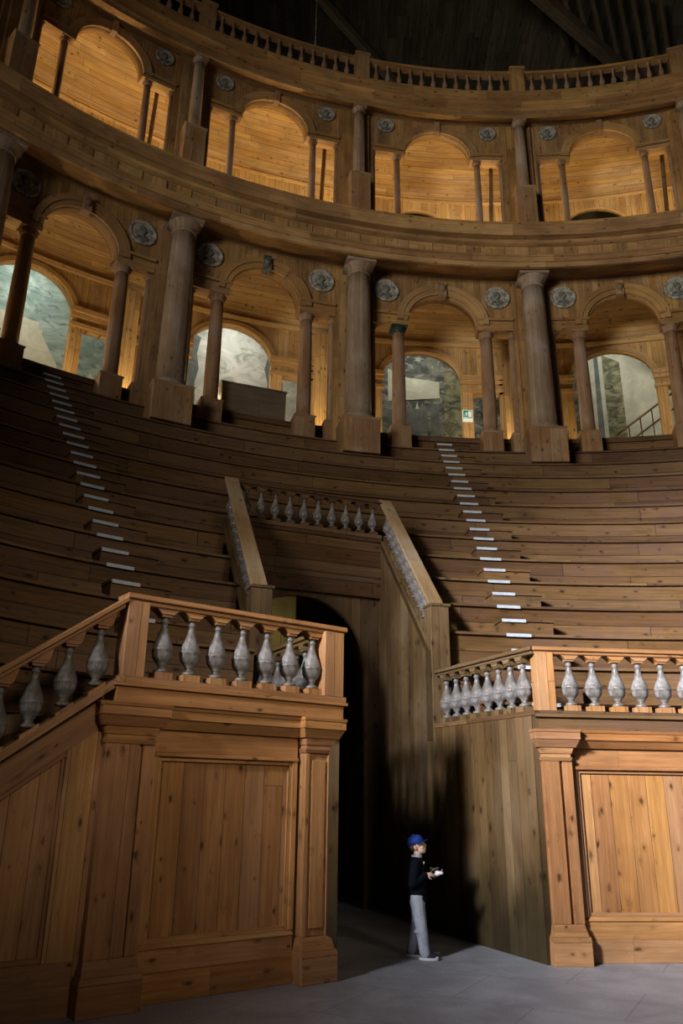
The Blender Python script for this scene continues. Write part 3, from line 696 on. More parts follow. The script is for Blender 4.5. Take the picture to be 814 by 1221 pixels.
def medallion_proto(name, R):
    root = empty(name, (0, 0, -50)); T = Matrix.Rotation(PI / 2, 4, 'X')   # lathe axis z -> -y
    g = MB()
    def md(i, a): return 1 + (.035 * sin(a * 18) if i in (2, 3) else 0)
    g.lathe([(R, 0), (R, .03), (R * .97, .055), (R * .86, .06), (R * .80, .045), (R * .74, .02)], 54, T=T, mod=md); g.build('wreath_frame', 'wreath', root)
    g = MB(); g.lathe([(R * .78, .012), (R * .60, .012), (.001, .012)], 30, T=T); g.build('backing_disc', 'bronze', root)
    g = MB(); s = R / .35
    g.ell((0.0, -.03, .055 * s), (.085 * s, .045, .115 * s), 14); g.ell((0.01 * s, -.02, -.07 * s), (.05 * s, .03, .09 * s), 10); g.ell((0, -.02, -.17 * s), (.16 * s, .035, .075 * s), 12)
    g.ell((.085 * s, -.035, .045 * s), (.025 * s, .02, .03 * s), 8); g.ell((-.03 * s, -.035, .11 * s), (.09 * s, .04, .07 * s), 10)
    g.build('relief_bust', 'relief', root)
    return reg(root)
P_med = medallion_proto('medallion', .36); P_umed = medallion_proto('upper_medallion', .26)

def prop_dir(k): return 1

for k in range(-2, 4):
    a0, a1, pc = bphi(k), bphi(k + 1), bphi(k + .5)
    nm = BAYN[k]; hwp = .195 * DPH; mps = speed(pc, .4); rz = .195 * DPH * mps
    rz = 14.80 - 13.90
    # lower screen
    root = empty('arcade_bay', (0, 0, 0), 0, f'lower arcade bay {nm}, boarded arch screen between two giant columns', 'arcade bay', 'lower arcade bays')
    g = MB(); arch_panel(g, a0 + .105 * DPH, a1 - .105 * DPH, pc, hwp, 13.92, rz, 13.80, 15.5, .43, .78); g.build('arch_screen', 'arcade', root)
    g = MB(); archivolt(g, pc, hwp * 1.02, hwp * 1.33, 13.92, rz * 1.01, rz * 1.35, .36, .44); archivolt(g, pc, hwp * 1.16, hwp * 1.33, 13.92, rz * 1.18, rz * 1.35, .33, .38); g.build('archivolt', 'cornice', root)
    for (x, y) in ((.105, .305), (.695, .895)):
        g = MB()
        ring_box(g, a0 + x * DPH, a0 + y * DPH, .38, .80, 13.76, 13.92); ring_box(g, a0 + x * DPH, a0 + (y + (.012 if x < .5 else 0)) * DPH, .33, .82, 14.06, 14.14)
        ring_box(g, a0 + x * DPH, a0 + y * DPH, .40, .79, 13.92, 14.06)
        g.build('impost_beam', 'cornice', root)
    g = MB(); ring_box(g, pc - .022 * DPH, pc + .022 * DPH, .26, .5, 14.74, 15.18, 1, True); g.ell(tuple(ringP(pc, .27, 14.98)), (.10, .09, .13), 10); g.build('keystone', 'bronze' if k == 0 else 'smallcol', root)
    for s_, w_ in ((-1, 'left'), (1, 'right')):
        cobj = place(P_small, pc + s_ * .244 * DPH, .56, 10.07, f'small round column at the {w_} of the arch, lower arcade bay {nm}', 'column', 'small columns of the lower arcade')
        if k == 1 and s_ < 0:
            for ch in [o for o in bpy.data.objects if o.parent == cobj and o.name.startswith('capital')]:
                ch.material_slots[0].link = 'OBJECT'; ch.material_slots[0].material = GREEN; ch['label'] = 'dark green leafy capital'
        place(P_half, pc + s_ * .390 * DPH, .60, 10.07, f'slender column beside the giant column, {w_} end of lower arcade bay {nm}', 'column', 'slender columns of the lower arcade')
        place(P_med, pc + s_ * .315 * DPH, .425, 14.78 + .05, f'round grey relief medallion {w_} of the arch, lower arcade bay {nm}', 'medallion', 'lower arcade medallions')
    # upper screen
    root = empty('upper_arcade_bay', (0, 0, 0), 0, f'upper arcade bay {nm}, small boarded arch screen glowing behind', 'arcade bay', 'upper arcade bays')
    urz = 20.53 - 19.70
    g = MB(); arch_panel(g, a0 + .105 * DPH, a1 - .105 * DPH, pc, hwp * 1.0, 19.70, urz, 19.64, 21.05, .35, .60); g.build('arch_screen', 'arcade', root)
    g = MB(); archivolt(g, pc, hwp * 1.02, hwp * 1.28, 19.70, urz * 1.01, urz * 1.34, .27, .36); g.build('archivolt', 'cornice', root)
    for (x, y) in ((.105, .30), (.70, .895)):
        g = MB()
        ring_box(g, a0 + x * DPH, a0 + y * DPH, .30, .62, 19.60, 19.70); ring_box(g, a0 + x * DPH, a0 + y * DPH, .26, .62, 19.74, 19.82); ring_box(g, a0 + x * DPH, a0 + y * DPH, .33, .61, 19.70, 19.74)
        g.build('impost_beam', 'cornice', root)
    g = MB(); ring_box(g, pc - .016 * DPH, pc + .016 * DPH, .20, .4, 20.50, 20.86, 1, True); g.build('keystone', 'smallcol', root)
    for s_, w_ in ((-1, 'left'), (1, 'right')):
        place(P_usmall, pc + s_ * .244 * DPH, .46, 16.80, f'thin column at the {w_} of the arch, upper arcade bay {nm}', 'column', 'thin columns of the upper arcade')
        place(P_uhalf, pc + s_ * .388 * DPH, .46, 16.80, f'slimmest column at the {w_} end of upper arcade bay {nm}', 'column', 'slim end columns of the upper arcade')
        place(P_umed, pc + s_ * .315 * DPH, .345, 20.62, f'small round relief medallion {w_} of the arch, upper arcade bay {nm}', 'medallion', 'upper arcade medallions')
    # leaning prop in the upper loggia
    g = MB(); A = ringP(a0 + .865 * DPH, 1.3, 20.6); B = ringP(a0 + .825 * DPH, 1.0, 16.79); dv = A - B
    T = Matrix.Translation(B) @ dv.to_track_quat('Z', 'Y').to_matrix().to_4x4()
    g.box(-.045, .045, -.045, .045, 0, dv.length, 2, T=T); tag(g.build('timber_prop', 'passage'), f'thin leaning timber prop inside upper arcade bay {nm}', 'prop', 'leaning props of the upper loggia')
    # roof balustrade of this bay
    root = empty('roof_balustrade', (0, 0, 0), 0, f'top balustrade under the roof, stretch above arcade bay {nm}', 'balustrade', 'balustrade stretches along the top')
    g = MB(); g.sweep([(-.34, 22.30), (-.34, 22.40), (-.10, 22.40), (-.10, 22.30)], a0, a1, 14); g.build('handrail', 'cornice', root)
    g = MB(); g.sweep([(-.34, 21.42), (-.34, 21.62), (-.08, 21.62), (-.08, 21.42)], a0, a1, 14); g.build('base_rail', 'cornice', root)
    _, p, ang = ringM(a0, -.22, 21.40); g = MB(); g.box(-.20, .20, -.17, .17, 0, 1.10, 2); g.box(-.23, .23, -.20, .20, 1.03, 1.12, 0); o = g.build('post', 'cornice', root, p); o.rotation_euler = (0, 0, ang)
    if 'tb' not in protos:
        g = MB(); g.lathe([(.06, 0), (.06, .05), (.035, .08), (.075, .17), (.082, .24), (.06, .34), (.03, .48), (.045, .52), (.03, .56), (.06, .66), (.06, .70)], 10); o = g.build('top_baluster', 'smallcol'); protos['tb'] = o.data; bpy.data.objects.remove(o)
    for i in range(12):
        ph = a0 + (.095 + .81 * i / 11) * DPH; _, p, ang = ringM(ph, -.22, 21.61); inst(protos['tb'], 'baluster', root, p, ang)

for k in range(-2, 5):
    a = bphi(k); nm = gcol_name(k)
    place(P_giant, a, -.05, 9.48, f'giant greyish round column on tall square pedestal, {nm} of the lower order', 'column', 'giant columns of the lower arcade')
    place(P_ugiant, a, .02, 16.80, f'upper order column on square pedestal, {nm} along the upper arcade', 'column', 'pedestal columns of the upper arcade')
    root = empty('arcade_pier', (0, 0, 0), 0, f'flat boarded pier behind the giant column {nm}', 'pier', 'boarded piers of the lower arcade')
    g = MB(); ring_box(g, a - .108 * DPH, a + .108 * DPH, .40, .80, 10.06, 15.4, 2, True); g.build('pier_core', 'arcade', root)
    g = MB(); ring_box(g, a - .085 * DPH, a + .085 * DPH, .28, .42, 10.06, 15.2, 2, True); g.build('pilaster_face', 'arcade', root)
    root = empty('upper_pier', (0, 0, 0), 0, f'flat boarded pier behind the upper column {nm}', 'pier', 'boarded piers of the upper arcade')
    g = MB(); ring_box(g, a - .107 * DPH, a + .107 * DPH, .33, .62, 16.80, 21.0, 2, True); g.build('pier_core', 'arcade', root)
    g = MB(); ring_box(g, a - .075 * DPH, a + .075 * DPH, .22, .35, 16.80, 20.8, 2, True); g.build('pilaster_face', 'arcade', root)

# ---- entablatures
E0, E1 = -1.30, 1.05; NE = 80
root = empty('lower_entablature', (0, 0, 0), 0, 'broad curved timber entablature between lower and upper arcades', 'entablature')
g = MB(); g.sweep([(.80, 15.42), (.36, 15.42), (-.55, 15.10), (-.62, 15.10), (-.62, 15.24), (-.66, 15.25), (-.66, 15.38), (-.70, 15.40), (-.70, 15.44), (-.45, 15.46), (.80, 15.46)], E0, E1, NE); g.build('architrave', 'cornice', root)
g = MB(); g.sweep([(-.60, 15.44), (-.60, 15.78), (.8, 15.78), (.8, 15.44)], E0, E1, NE)
g.build('frieze', 'cornice', root)
g = MB(); g.sweep([(-.62, 15.76), (-.72, 15.80), (-.76, 15.86), (-.94, 15.88), (-.97, 15.96), (-1.0, 16.10), (-1.03, 16.20), (-1.03, 16.23), (-.2, 16.28), (.0, 16.28), (.0, 15.76)], E0, E1, NE); g.build('cornice', 'cornice', root)
g = MB(); g.sweep([(-.36, 16.26), (-.36, 16.80), (.75, 16.80), (.75, 16.26)], E0, E1, NE); g.build('blocking_course', 'cornice', root)
# raised frieze blocks, paired along the frieze
nb = 0
ph = E0
while ph < E1:
    g = MB(); ring_box(g, ph, ph + .028, -.628, -.60, 15.47, 15.74, 1, True); ph += DPH / 7; g.build('frieze_block', 'cornice', root)

root = empty('upper_entablature', (0, 0, 0), 0, 'curved timber entablature above the upper arcade carrying the roof balustrade', 'entablature')
g = MB(); g.sweep([(.60, 21.02), (.30, 20.98), (-.18, 20.72), (-.22, 20.72), (-.22, 20.86), (-.26, 20.88), (-.26, 20.92), (.6, 21.04)], E0, E1, NE); g.build('architrave', 'cornice', root)
g = MB(); g.sweep([(-.22, 20.90), (-.24, 21.02), (-.36, 21.08), (-.42, 21.14), (-.44, 21.26), (-.47, 21.40), (-.47, 21.44), (.6, 21.50), (.6, 20.95)], E0, E1, NE); g.build('cornice', 'cornice', root)

# ---- loggia interiors
g = MB(); g.sweep([(.74, 10.63), (.74, 10.66), (4.9, 10.66), (4.9, 10.55), (.80, 10.55)], E0, E1, NE); struct(g.build('floor_loggia', 'tier'))
DB = 2.8
def cove(zc, zt, d_in, d_out, name):
    g = MB(); pr_ = [(d_out, zc)]
    n = 10
    for i in range(n + 1):
        t = i / n * PI / 2
        pr_.append((d_out - (d_out - d_in) * (1 - cos(t)), zc + (zt - zc) * sin(t)))
    pr_.append((.60, zt)); pr_.append((.60, zt + .08)); pr_.append((d_out + .1, zt + .08)); pr_.append((d_out + .1, zc))
    g.sweep(pr_, E0, E1, NE); struct(g.build(name, 'loggia'))
cove(14.74, 16.05, 1.5, DB, 'ceiling_lower')
cove(20.18, 21.75, 1.1, DB, 'ceiling_upper')
g = MB(); g.sweep([(DB - .07, 14.66), (DB - .10, 14.76), (DB, 14.76), (DB, 14.66)], E0, E1, NE); struct(g.build('trim_1', 'loggia'))
g = MB(); g.sweep([(DB - .03, 20.12), (DB - .05, 20.19), (DB, 20.19), (DB, 20.12)], E0, E1, NE); struct(g.build('trim_2', 'loggia'))
for k in range(-2, 4):
    a0 = bphi(k); f = lambda x: a0 + x * DPH
    g = MB()
    # arched gap, centre .475 half .21
    arch_panel(g, f(.12), f(.685), f(.475), .21 * DPH, 13.45, 1.02, 13.40, 14.74, DB, DB + .22)
    ring_box(g, f(-.115), f(.12), DB, DB + .22, 10.66, 14.74, 3, True)
    ring_box(g, f(.12), f(.265), DB, DB + .22, 10.66, 13.42, 2, True)
    ring_box(g, f(.685), f(.885), DB, DB + .22, 13.10, 14.74, 3, True)
    ring_box(g, f(.685), f(.74), DB - .03, DB + .22, 10.66, 13.10, 1, True)
    struct(g.build(f'wall_loggia_{k+3}', 'loggia'))
    g = MB()
    for (x, y) in ((.675, .90), (-.12, .275)):
        ring_box(g, f(x), f(y), DB - .14, DB + .02, 13.52, 13.66, 3); ring_box(g, f(x), f(y), DB - .09, DB + .02, 13.40, 13.52, 3); ring_box(g, f(x), f(y), DB - .12, DB + .02, 13.10, 13.20, 3)
    archivolt(g, f(.475), .21 * DPH, .235 * DPH, 13.45, 1.02, 1.15, DB - .05, DB + .01)
    struct(g.build(f'trim_{k+6}', 'loggia'))
    g = MB(); ring_box(g, f(.90), f(.985), DB - .25, DB - .02, 10.66, 14.60, 1, True); tag(g.build('wall_pilaster', 'loggia'), f'bright lower loggia wall pilaster seen beside the giant column, bay {nm if False else BAYN[k]}', 'pilaster', 'lit pilasters on the loggia wall')
    # upper back wall with low arches
    g = MB(); arch_panel(g, f(.0), f(1.0), f(.475), .20 * DPH, 18.80, 1.02, 18.75, 20.18, DB, DB + .2)
    ring_box(g, f(.0), f(.275), DB, DB + .2, 16.80, 18.77, 3, True); ring_box(g, f(.675), f(1.0), DB, DB + .2, 16.80, 18.77, 3, True)
    struct(g.build(f'wall_upper_{k+3}', 'loggia'))
g = MB(); g.sweep([(.75, 16.72), (.75, 16.79), (4.9, 16.79), (4.9, 16.72)], E0, E1, NE); struct(g.build('floor_gallery', 'tier'))
M['darkwall'] = paint('dim_plaster', (0.12, 0.11, 0.085), (0.20, 0.185, 0.14), 1.2, 0.8, 0.1)
g = MB(); g.sweep([(4.7, 10.6), (4.7, 16.3), (4.85, 16.3), (4.85, 10.6)], E0, E1, NE); struct(g.build('wall_outer_lower', 'darkwall'))
g = MB(); g.sweep([(4.7, 16.9), (4.7, 22.2), (4.85, 22.2), (4.85, 16.9)], E0, E1, NE); struct(g.build('wall_outer_upper', 'darkwall'))
g = MB(); g.sweep([(DB + .2, 16.2), (DB + .2, 16.3), (4.85, 16.3), (4.85, 16.2)], E0, E1, NE); struct(g.build('ceiling_corridor', 'darkwall'))
g = MB(); g.sweep([(.6, 21.85), (.6, 21.95), (4.85, 22.2), (4.85, 22.1)], E0, E1, NE); struct(g.build('ceiling_gallery', 'roofwood'))

# ---- frescoes on the outer wall
def fresco_mat(name, c1, c2, c3, sc, dist=1.5):
    m, t, b = base_mat(name); tc = t.new('ShaderNodeTexCoord'); mp = t.new('ShaderNodeMapping'); t.link(tc.outputs['Object'], mp.inputs[0]); mp.inputs['Scale'].default_value = (1, 1, 1.6)
    n = t.noise(mp.outputs[0], sc, 6, 0.6, dist); n2 = t.noise(mp.outputs[0], sc * 2.3, 5, 0.6, dist)
    c = t.mix(t.ramp(n, .38, .62), C4(c1), C4(c2)); c = t.mix(t.ramp(n2, .50, .68), c, C4(c3)); t.link(c, b.inputs['Base Color']); b.inputs['Roughness'].default_value = .85
    return m
M['fr_teal'] = fresco_mat('fresco_teal_sky', (.16, .24, .22), (.30, .40, .37), (.10, .15, .15), .8)
M['fr_cloud'] = fresco_mat('fresco_grey_cloud', (.42, .45, .42), (.58, .60, .57), (.27, .31, .27), .7)
M['fr_dark'] = fresco_mat('fresco_dark_scene', (.035, .045, .042), (.16, .17, .14), (.30, .31, .25), .9)
M['fr_green'] = fresco_mat('fresco_green_column', (.10, .11, .06), (.28, .28, .17), (.05, .06, .04), 1.4)
M['fr_cream'] = paint('fresco_cream_stone', (.42, .44, .36), (.55, .56, .46), 2.0, .85, .1)
M['fr_slate'] = paint('fresco_slate_stone', (.10, .12, .12), (.17, .19, .18), 2.0, .85, .1)
def fresco(k, mat, shapes, lab):
    a0 = bphi(k); f = lambda x: a0 + x * DPH
    root = empty('fresco', (0, 0, 0), 0, lab, 'mural', 'murals behind the lower loggia')
    g = MB(); ring_box(g, f(.14), f(1.12), 4.64, 4.69, 10.68, 16.1, 8, True); g.build('painted_ground', mat, root)
    for (nm_, m_, pts_) in shapes:
        g = MB(); g.face([ringP(f(x), 4.63, z) for x, z in pts_], [(x, z) for x, z in pts_]); g.build(nm_, m_, root)
# point order: counter-clockwise seen from the hall; x in bays, z in metres
fresco(-1, 'fr_teal', [('painted_building', 'fr_cream', [(.30, 10.7), (.66, 10.7), (.66, 13.8), (.64, 13.8), (.64, 14.0), (.48, 14.0), (.30, 13.9)]), ('painted_shadow_bay', 'fr_slate', [(.44, 12.0), (.60, 12.0), (.60, 13.3), (.50, 13.5), (.44, 13.2)]), ('painted_obelisk', 'fr_cream', [(.66, 11.0), (.85, 11.0), (.74, 12.9), (.655, 13.7)]), ('painted_obelisk_side', 'fr_slate', [(.70, 11.0), (.80, 11.0), (.695, 13.1)]), ('painted_gable', 'fr_cream', [(.78, 11.0), (.97, 11.0), (.97, 12.2), (.90, 12.9), (.82, 12.3)]), ('painted_light', 'fr_cloud', [(.985, 10.7), (1.12, 10.7), (1.12, 14.2), (.985, 14.2)])],  # last pale strip paints in the light of the narrow opening
       'teal sky mural with pale painted building, behind the arch of the leftmost lower bay')
fresco(0, 'fr_cloud', [('painted_tree', 'fr_slate', [(.735, 10.7), (.825, 10.7), (.825, 13.0), (.82, 13.9), (.79, 14.6), (.755, 15.2), (.725, 15.4), (.74, 14.7), (.725, 14.3), (.745, 13.8)]), ('painted_post', 'fr_slate', [(.30, 10.7), (.392, 10.7), (.392, 12.9), (.385, 13.4), (.40, 13.9), (.385, 14.4), (.40, 15.0), (.30, 15.2)])],
       'pale grey clouded sky mural behind the arch above the dark box')
fresco(1, 'fr_dark', [('painted_wall', 'fr_cream', [(.36, 13.7), (.625, 13.9), (.625, 14.5), (.46, 14.6), (.36, 14.9)]), ('painted_lower_wall', 'fr_slate', [(.36, 12.3), (.56, 12.3), (.56, 13.5), (.36, 13.4)]), ('painted_pillar', 'fr_slate', [(.575, 10.7), (.62, 10.7), (.62, 13.7), (.575, 13.6)]), ('painted_figure', 'fr_cream', [(.46, 12.3), (.515, 12.5), (.53, 13.0), (.51, 13.75), (.485, 13.1), (.45, 12.8)]), ('painted_column', 'fr_green', [(.645, 10.7), (.74, 10.7), (.74, 14.3), (.70, 14.9), (.65, 14.8)])],
       'dark mural of pillars and drapery behind the third lower bay, left of the exit sign')
fresco(2, 'fr_cream', [('painted_dark_edge', 'fr_dark', [(.14, 10.7), (.40, 10.7), (.395, 15.5), (.14, 15.5)]), ('painted_column', 'fr_green', [(.46, 10.7), (.55, 10.7), (.55, 15.1), (.465, 15.4)]), ('painted_reed', 'fr_slate', [(.405, 10.7), (.44, 10.7), (.445, 15.4), (.425, 15.4)])],
       'cream mural with a mossy painted column behind the rightmost lower bay')

# stair railing behind rightmost bay
a0 = bphi(2); f = lambda x: a0 + x * DPH
def rod(g, A, B, r, mi=0, seg=8):
    dv = B - A; T = Matrix.Translation(A) @ dv.to_track_quat('Z', 'Y').to_matrix().to_4x4(); g.lathe([(r, 0), (r, dv.length)], seg, mi, T=T)
root = empty('stair_railing', tuple(ringP(f(.6), 3.6, 10.66)), 0, 'dark diagonal stair railing seen through the rightmost lower arch', 'railing'); O_ = ringP(f(.6), 3.6, 10.66)
g = MB(); rod(g, ringP(f(.48), 3.6, 12.05) - O_, ringP(f(.95), 3.6, 14.0) - O_, .035); g.build('top_rail', 'passage', root)
g = MB(); rod(g, ringP(f(.48), 3.6, 11.55) - O_, ringP(f(.95), 3.6, 13.5) - O_, .025); g.build('lower_rail', 'passage', root)
for x in (.54, .60, .66, .72, .80):
    g = MB(); z_ = 12.05 + (x - .48) / .47 * 1.95; rod(g, ringP(f(x), 3.6, 10.7) - O_, ringP(f(x), 3.6, z_) - O_, .02); g.build('railing_post', 'passage', root)

# ---- exit sign
root_p = ringM(bphi(1.708), DB - .06, 12.36); ang = root_p[2]
ex = empty('exit_sign', root_p[1], ang, 'green and white emergency exit sign with running figure and arrow, hung on the loggia pilaster', 'sign')
M['sgreen'] = flat('sign_green', (0.0, .22, .12), .4, .35); M['swhite'] = flat('sign_white', (.75, .8, .78), .4, .35)
g = MB(); g.box(-.15, .15, 0, .02, -.22, .17, 2); g.build('backing', 'swhite', ex)
g = MB(); g.box(-.13, .13, -.004, 0, -.10, .15, 2); g.build('green_field', 'sgreen', ex)
g = MB()
g.box(.02, .11, -.008, -.004, -.07, .12, 2)          # doorway
g.ell((-.035, -.008, .09), (.018, .003, .018), 8)
def quad2(g, pts_): g.face([Vector((x, -.008, z)) for x, z in pts_], [(0, 0)] * len(pts_))
quad2(g, [(-.06, .0), (-.02, .01), (-.015, .065), (-.05, .06)]); quad2(g, [(-.02, .055), (.02, .03), (.015, .02), (-.02, .04)]); quad2(g, [(-.10, .02), (-.05, .05), (-.05, .06), (-.105, .035)])
quad2(g, [(-.03, .01), (-.01, -.04), (-.02, -.045), (-.05, .0)]); quad2(g, [(-.06, .005), (-.09, -.03), (-.12, -.03), (-.12, -.04), (-.085, -.04), (-.045, -.0)])
quad2(g, [(-.12, -.085), (-.07, -.06), (-.07, -.075), (.0, -.075), (.0, -.092), (-.07, -.092), (-.07, -.098)])
g.build('pictogram', 'swhite', ex)

# ---- box between columns
root_p = ringM(bphi(.50), .86, 10.662)
bx = empty('storage_box', root_p[1], root_p[2], 'large plain dark grey-brown box standing between small columns of the second lower bay', 'box')
g = MB(); g.box(-.83, .85, 0, .60, .0, .86, 0); bevel(g.build('body', 'crate', bx), .01)
g = MB(); g.box(-.86, .88, -.02, .62, .86, .90, 0); bevel(g.build('lid', 'crate', bx), .01)

# ---- loggia lamps (uplights on the loggia floors, corridor lamps)
WARM = (1.0, 0.76, 0.40)
for k in range(-2, 4):
    a0 = bphi(k); f = lambda x: a0 + x * DPH
    pt('loggia_uplight', ringP(f(.93), 1.9, 10.95), {2: 22, 3: 22}.get(k, 60), (1.0, 0.74, 0.40), .06)
    pt('gallery_uplight', ringP(f(.80), 1.55, 17.5), {-2: 130, -1: 190, 0: 170, 1: 150, 2: 110, 3: 90}[k], WARM, .08)
    pt('gallery_uplight_b', ringP(f(.15), 1.55, 17.5), {-2: 80, -1: 100, 0: 90, 1: 110, 2: 60, 3: 60}[k], WARM, .08)
    e_ = {-2: 60, -1: 60, 0: 50, 1: 36, 2: 26, 3: 26}[k]
    o = area('corridor_lamp', ringP(f(.5), 3.3, 15.6), ringP(f(.55), 4.6, 12.2), .5, e_, (1.0, .96, .86))
    o2 = pt('loggia_bounce_lamp', ringP(f(.35), 1.7, 11.4), {-2: 40, -1: 85, 0: 75, 1: 32, 2: 16, 3: 16}[k], (1.0, .80, .48), .15)

# ------------------------------------------------------------------ roof timbers
def beam(lab, A, B, wd, ht):
    A, B = Vector(A), Vector(B); dv = B - A; g = MB(); T = Matrix.Translation(A) @ dv.to_track_quat('Y', 'Z').to_matrix().to_4x4()
    g.box(-wd / 2, wd / 2, 0, dv.length, -ht / 2, ht / 2, 1, T=T); tag(g.build('roof_beam', 'beam'), lab, 'beam', 'dark roof timbers')
beam('long diagonal roof timber descending to the right at the top of the photo', (3.0, 16.0, 26.2), (11.5, 22.0, 25.6), .35, .45)
beam('roof timber running into the upper right corner', (8.0, 15.0, 26.5), (15.5, 21.5, 25.5), .35, .45)
beam('dark roof timber crossing above the left of the top balustrade', (-8.5, 19.0, 27.0), (4.5, 23.5, 25.6), .40, .5)
beam('steep roof strut above the centre of the top balustrade', (-1.5, 18.5, 27.0), (3.0, 22.5, 25.2), .22, .3)
beam('upright roof post at the centre top', (2.3, 22.8, 21.9), (2.3, 22.8, 27.0), .2, .2)
for i in range(9):
    x = 6.0 + i * .55
    beam(f'short roof lath at upper right, number {i+1} from the left', (x, 17.5 + i * .18, 27.0), (x + 1.6, 20.5 + i * .18, 26.6), .12, .10)
g = MB(); rod(g, Vector((-1.0, 18, 23.6)), Vector((-1.0, 18, 27.8)), .012); g.lathe([(.03, 23.3), (.045, 23.4), (.045, 23.6), (.01, 23.65)], 8, c=(-1.0, 18)); tag(g.build('hanging_cable', 'wreath'), 'thin pale cable hanging from the dark roof at top left', 'cable')

# ------------------------------------------------------------------ the boy
def skinmat(): return paint('skin', (.62, .40, .30), (.68, .45, .34), 14.0, .5, .35)
M['skin'] = skinmat()
M['jacket'] = paint('navy_fleece', (.003, .004, .008), (.005, .006, .013), 30.0, .9, .1, .3)
M['trouser'] = paint('grey_trousers', (.30, .33, .40), (.42, .45, .52), 9.0, .85, .1, .4)
M['cap'] = paint('blue_cap', (.010, .035, .19), (.014, .045, .26), 20.0, .7, .2)
M['shoe'] = paint('navy_shoe', (.015, .018, .035), (.03, .035, .06), 20.0, .6, .3)
M['sole'] = flat('white_sole', (.62, .62, .64), .6)
M['paper'] = flat('white_paper', (.85, .80, .86), .8)
M['hair'] = paint('light_brown_hair', (.10, .06, .03), (.18, .11, .06), 40, .6, .3)
M['toy'] = paint('dark_toy', (.05, .045, .04), (.11, .095, .08), 20, .5, .4)
def cap_(g, A, B, r0, r1, n=3, seg=12):
    A, B = Vector(A), Vector(B)
    dv = B - A; L = dv.length
    T = Matrix.Translation(A) @ dv.to_track_quat('Z', 'Y').to_matrix().to_4x4()
    pr_ = []
    for i in range(5): t = PI / 2 * i / 4; pr_.append((r0 * sin(t) + 1e-4, -r0 * cos(t)))
    for i in range(5): t = PI / 2 * i / 4; pr_.append((r1 * cos(t) + 1e-4, L + r1 * sin(t)))
    g.lathe(pr_, seg, T=T)
def melt(g, name, mat, parent, vox=.006, sm=6):
    o = g.build(name, mat, parent)
    r = o.modifiers.new('r', 'REMESH'); r.mode = 'VOXEL'; r.voxel_size = vox; r.use_smooth_shade = True
    s_ = o.modifiers.new('s', 'SMOOTH'); s_.iterations = sm; s_.factor = .5
    return o
boy = empty('person', (.93, 10.0, 0), radians(-12), 'boy in blue cap and dark jacket standing in the passage mouth, looking up right', 'person')
g = MB()
# trunk, neck
for (z, rx, ry, x) in ((.62, .085, .115, 0), (.70, .085, .11, .0), (.80, .085, .115, .0), (.90, .09, .125, .0), (.975, .08, .13, -.005)): g.ell((x, 0, z), (rx, ry, .075), 16)
cap_(g, (-.005, 0, .98), (.008, 0, 1.09), .045, .042)
# head, tilted up slightly
HT = Matrix.Translation((.012, 0, 1.165)) @ Matrix.Rotation(radians(-17), 4, 'Y') @ Matrix.Rotation(radians(-12), 4, 'Z')
g.ell((-.008, 0, .022), (.092, .078, .088), 20, T=HT); g.ell((.030, 0, -.040), (.055, .055, .060), 16, T=HT); g.ell((.052, 0, -.078), (.024, .028, .020), 10, T=HT)
g.ell((.088, 0, -.018), (.020, .011, .016), 10, T=HT); g.ell((.082, 0, .0), (.012, .008, .022), 10, T=HT)
g.ell((.079, 0, -.052), (.010, .020, .006), 8, T=HT); g.ell((.074, 0, -.062), (.010, .018, .006), 8, T=HT)
for s_ in (-1, 1):
    g.ell((-.008, s_ * .078, -.012), (.016, .010, .026), 10, T=HT); g.ell((.055, s_ * .030, -.028), (.028, .024, .026), 10, T=HT)
# legs
legs = [((0, -.065, .60), (.01, -.075, .33), (-.035, -.080, .06)), ((0, .065, .60), (.055, .075, .33), (.085, .07, .06))]
legs = [((0, -.065, .60), (.045, -.075, .33), (.080, -.085, .06)), ((0, .065, .60), (-.02, .075, .33), (-.085, .07, .06))]
for h, k_, a in legs: cap_(g, h, k_, .075, .050); cap_(g, k_, a, .050, .033); cap_(g, a, (a[0] + .10, a[1], .035), .030, .024)
# arms: shoulder, elbow, wrist
arms = [((-.005, -.135, .965), (-.035, -.165, .77), (.115, -.075, .865)), ((-.005, .135, .965), (.03, .165, .78), (.20, .06, .85))]
for s0, e0, w0 in arms: cap_(g, s0, e0, .042, .034); cap_(g, e0, w0, .034, .022)
def hand(g, W, d, up, side, curl=.6, sc=1.0):
    """W wrist, d pointing direction, up = back-of-hand normal, side=+1/-1 thumb side"""
    W, d, up = Vector(W), Vector(d).normalized(), Vector(up).normalized(); x = d.cross(up).normalized() * side; up = x.cross(d).normalized() * side
    T = Matrix(((d.x, x.x, up.x, W.x), (d.y, x.y, up.y, W.y), (d.z, x.z, up.z, W.z), (0, 0, 0, 1)))
    g.ell((.034 * sc, 0, 0), (.038 * sc, .030 * sc, .014 * sc), 12, T=T)
    for i, (y, L) in enumerate(((-.022, .026), (-.0075, .033), (.0075, .035), (.022, .030))):
        p = Vector((.060, y, 0)) * sc; a = 0.25
        for j, (l, r) in enumerate(((L * .95, .0066), (L * .75, .0060), (L * .6, .0054))):
            a += curl * (.7 if j else .5); q = p + Vector((cos(a), y * 1.5, -sin(a))) * l * sc
            cap_(g, T @ p, T @ q, r * sc, r * sc * .92, seg=8); p = q
    p = Vector((.020, .026, -.004)) * sc; q = p + Vector((.020, .018, -.010)) * sc; r_ = q + Vector((.020, .002, -.010)) * sc
    cap_(g, T @ p, T @ q, .009 * sc, .0075 * sc, seg=8); cap_(g, T @ q, T @ r_, .0075 * sc, .0065 * sc, seg=8)
hand(g, (.115, -.075, .865), (.85, .35, .05), (-.2, -.9, .5), 1, .55, .95)
hand(g, (.20, .06, .85), (.9, -.25, .15), (.0, .35, -1), -1, .55, .95)
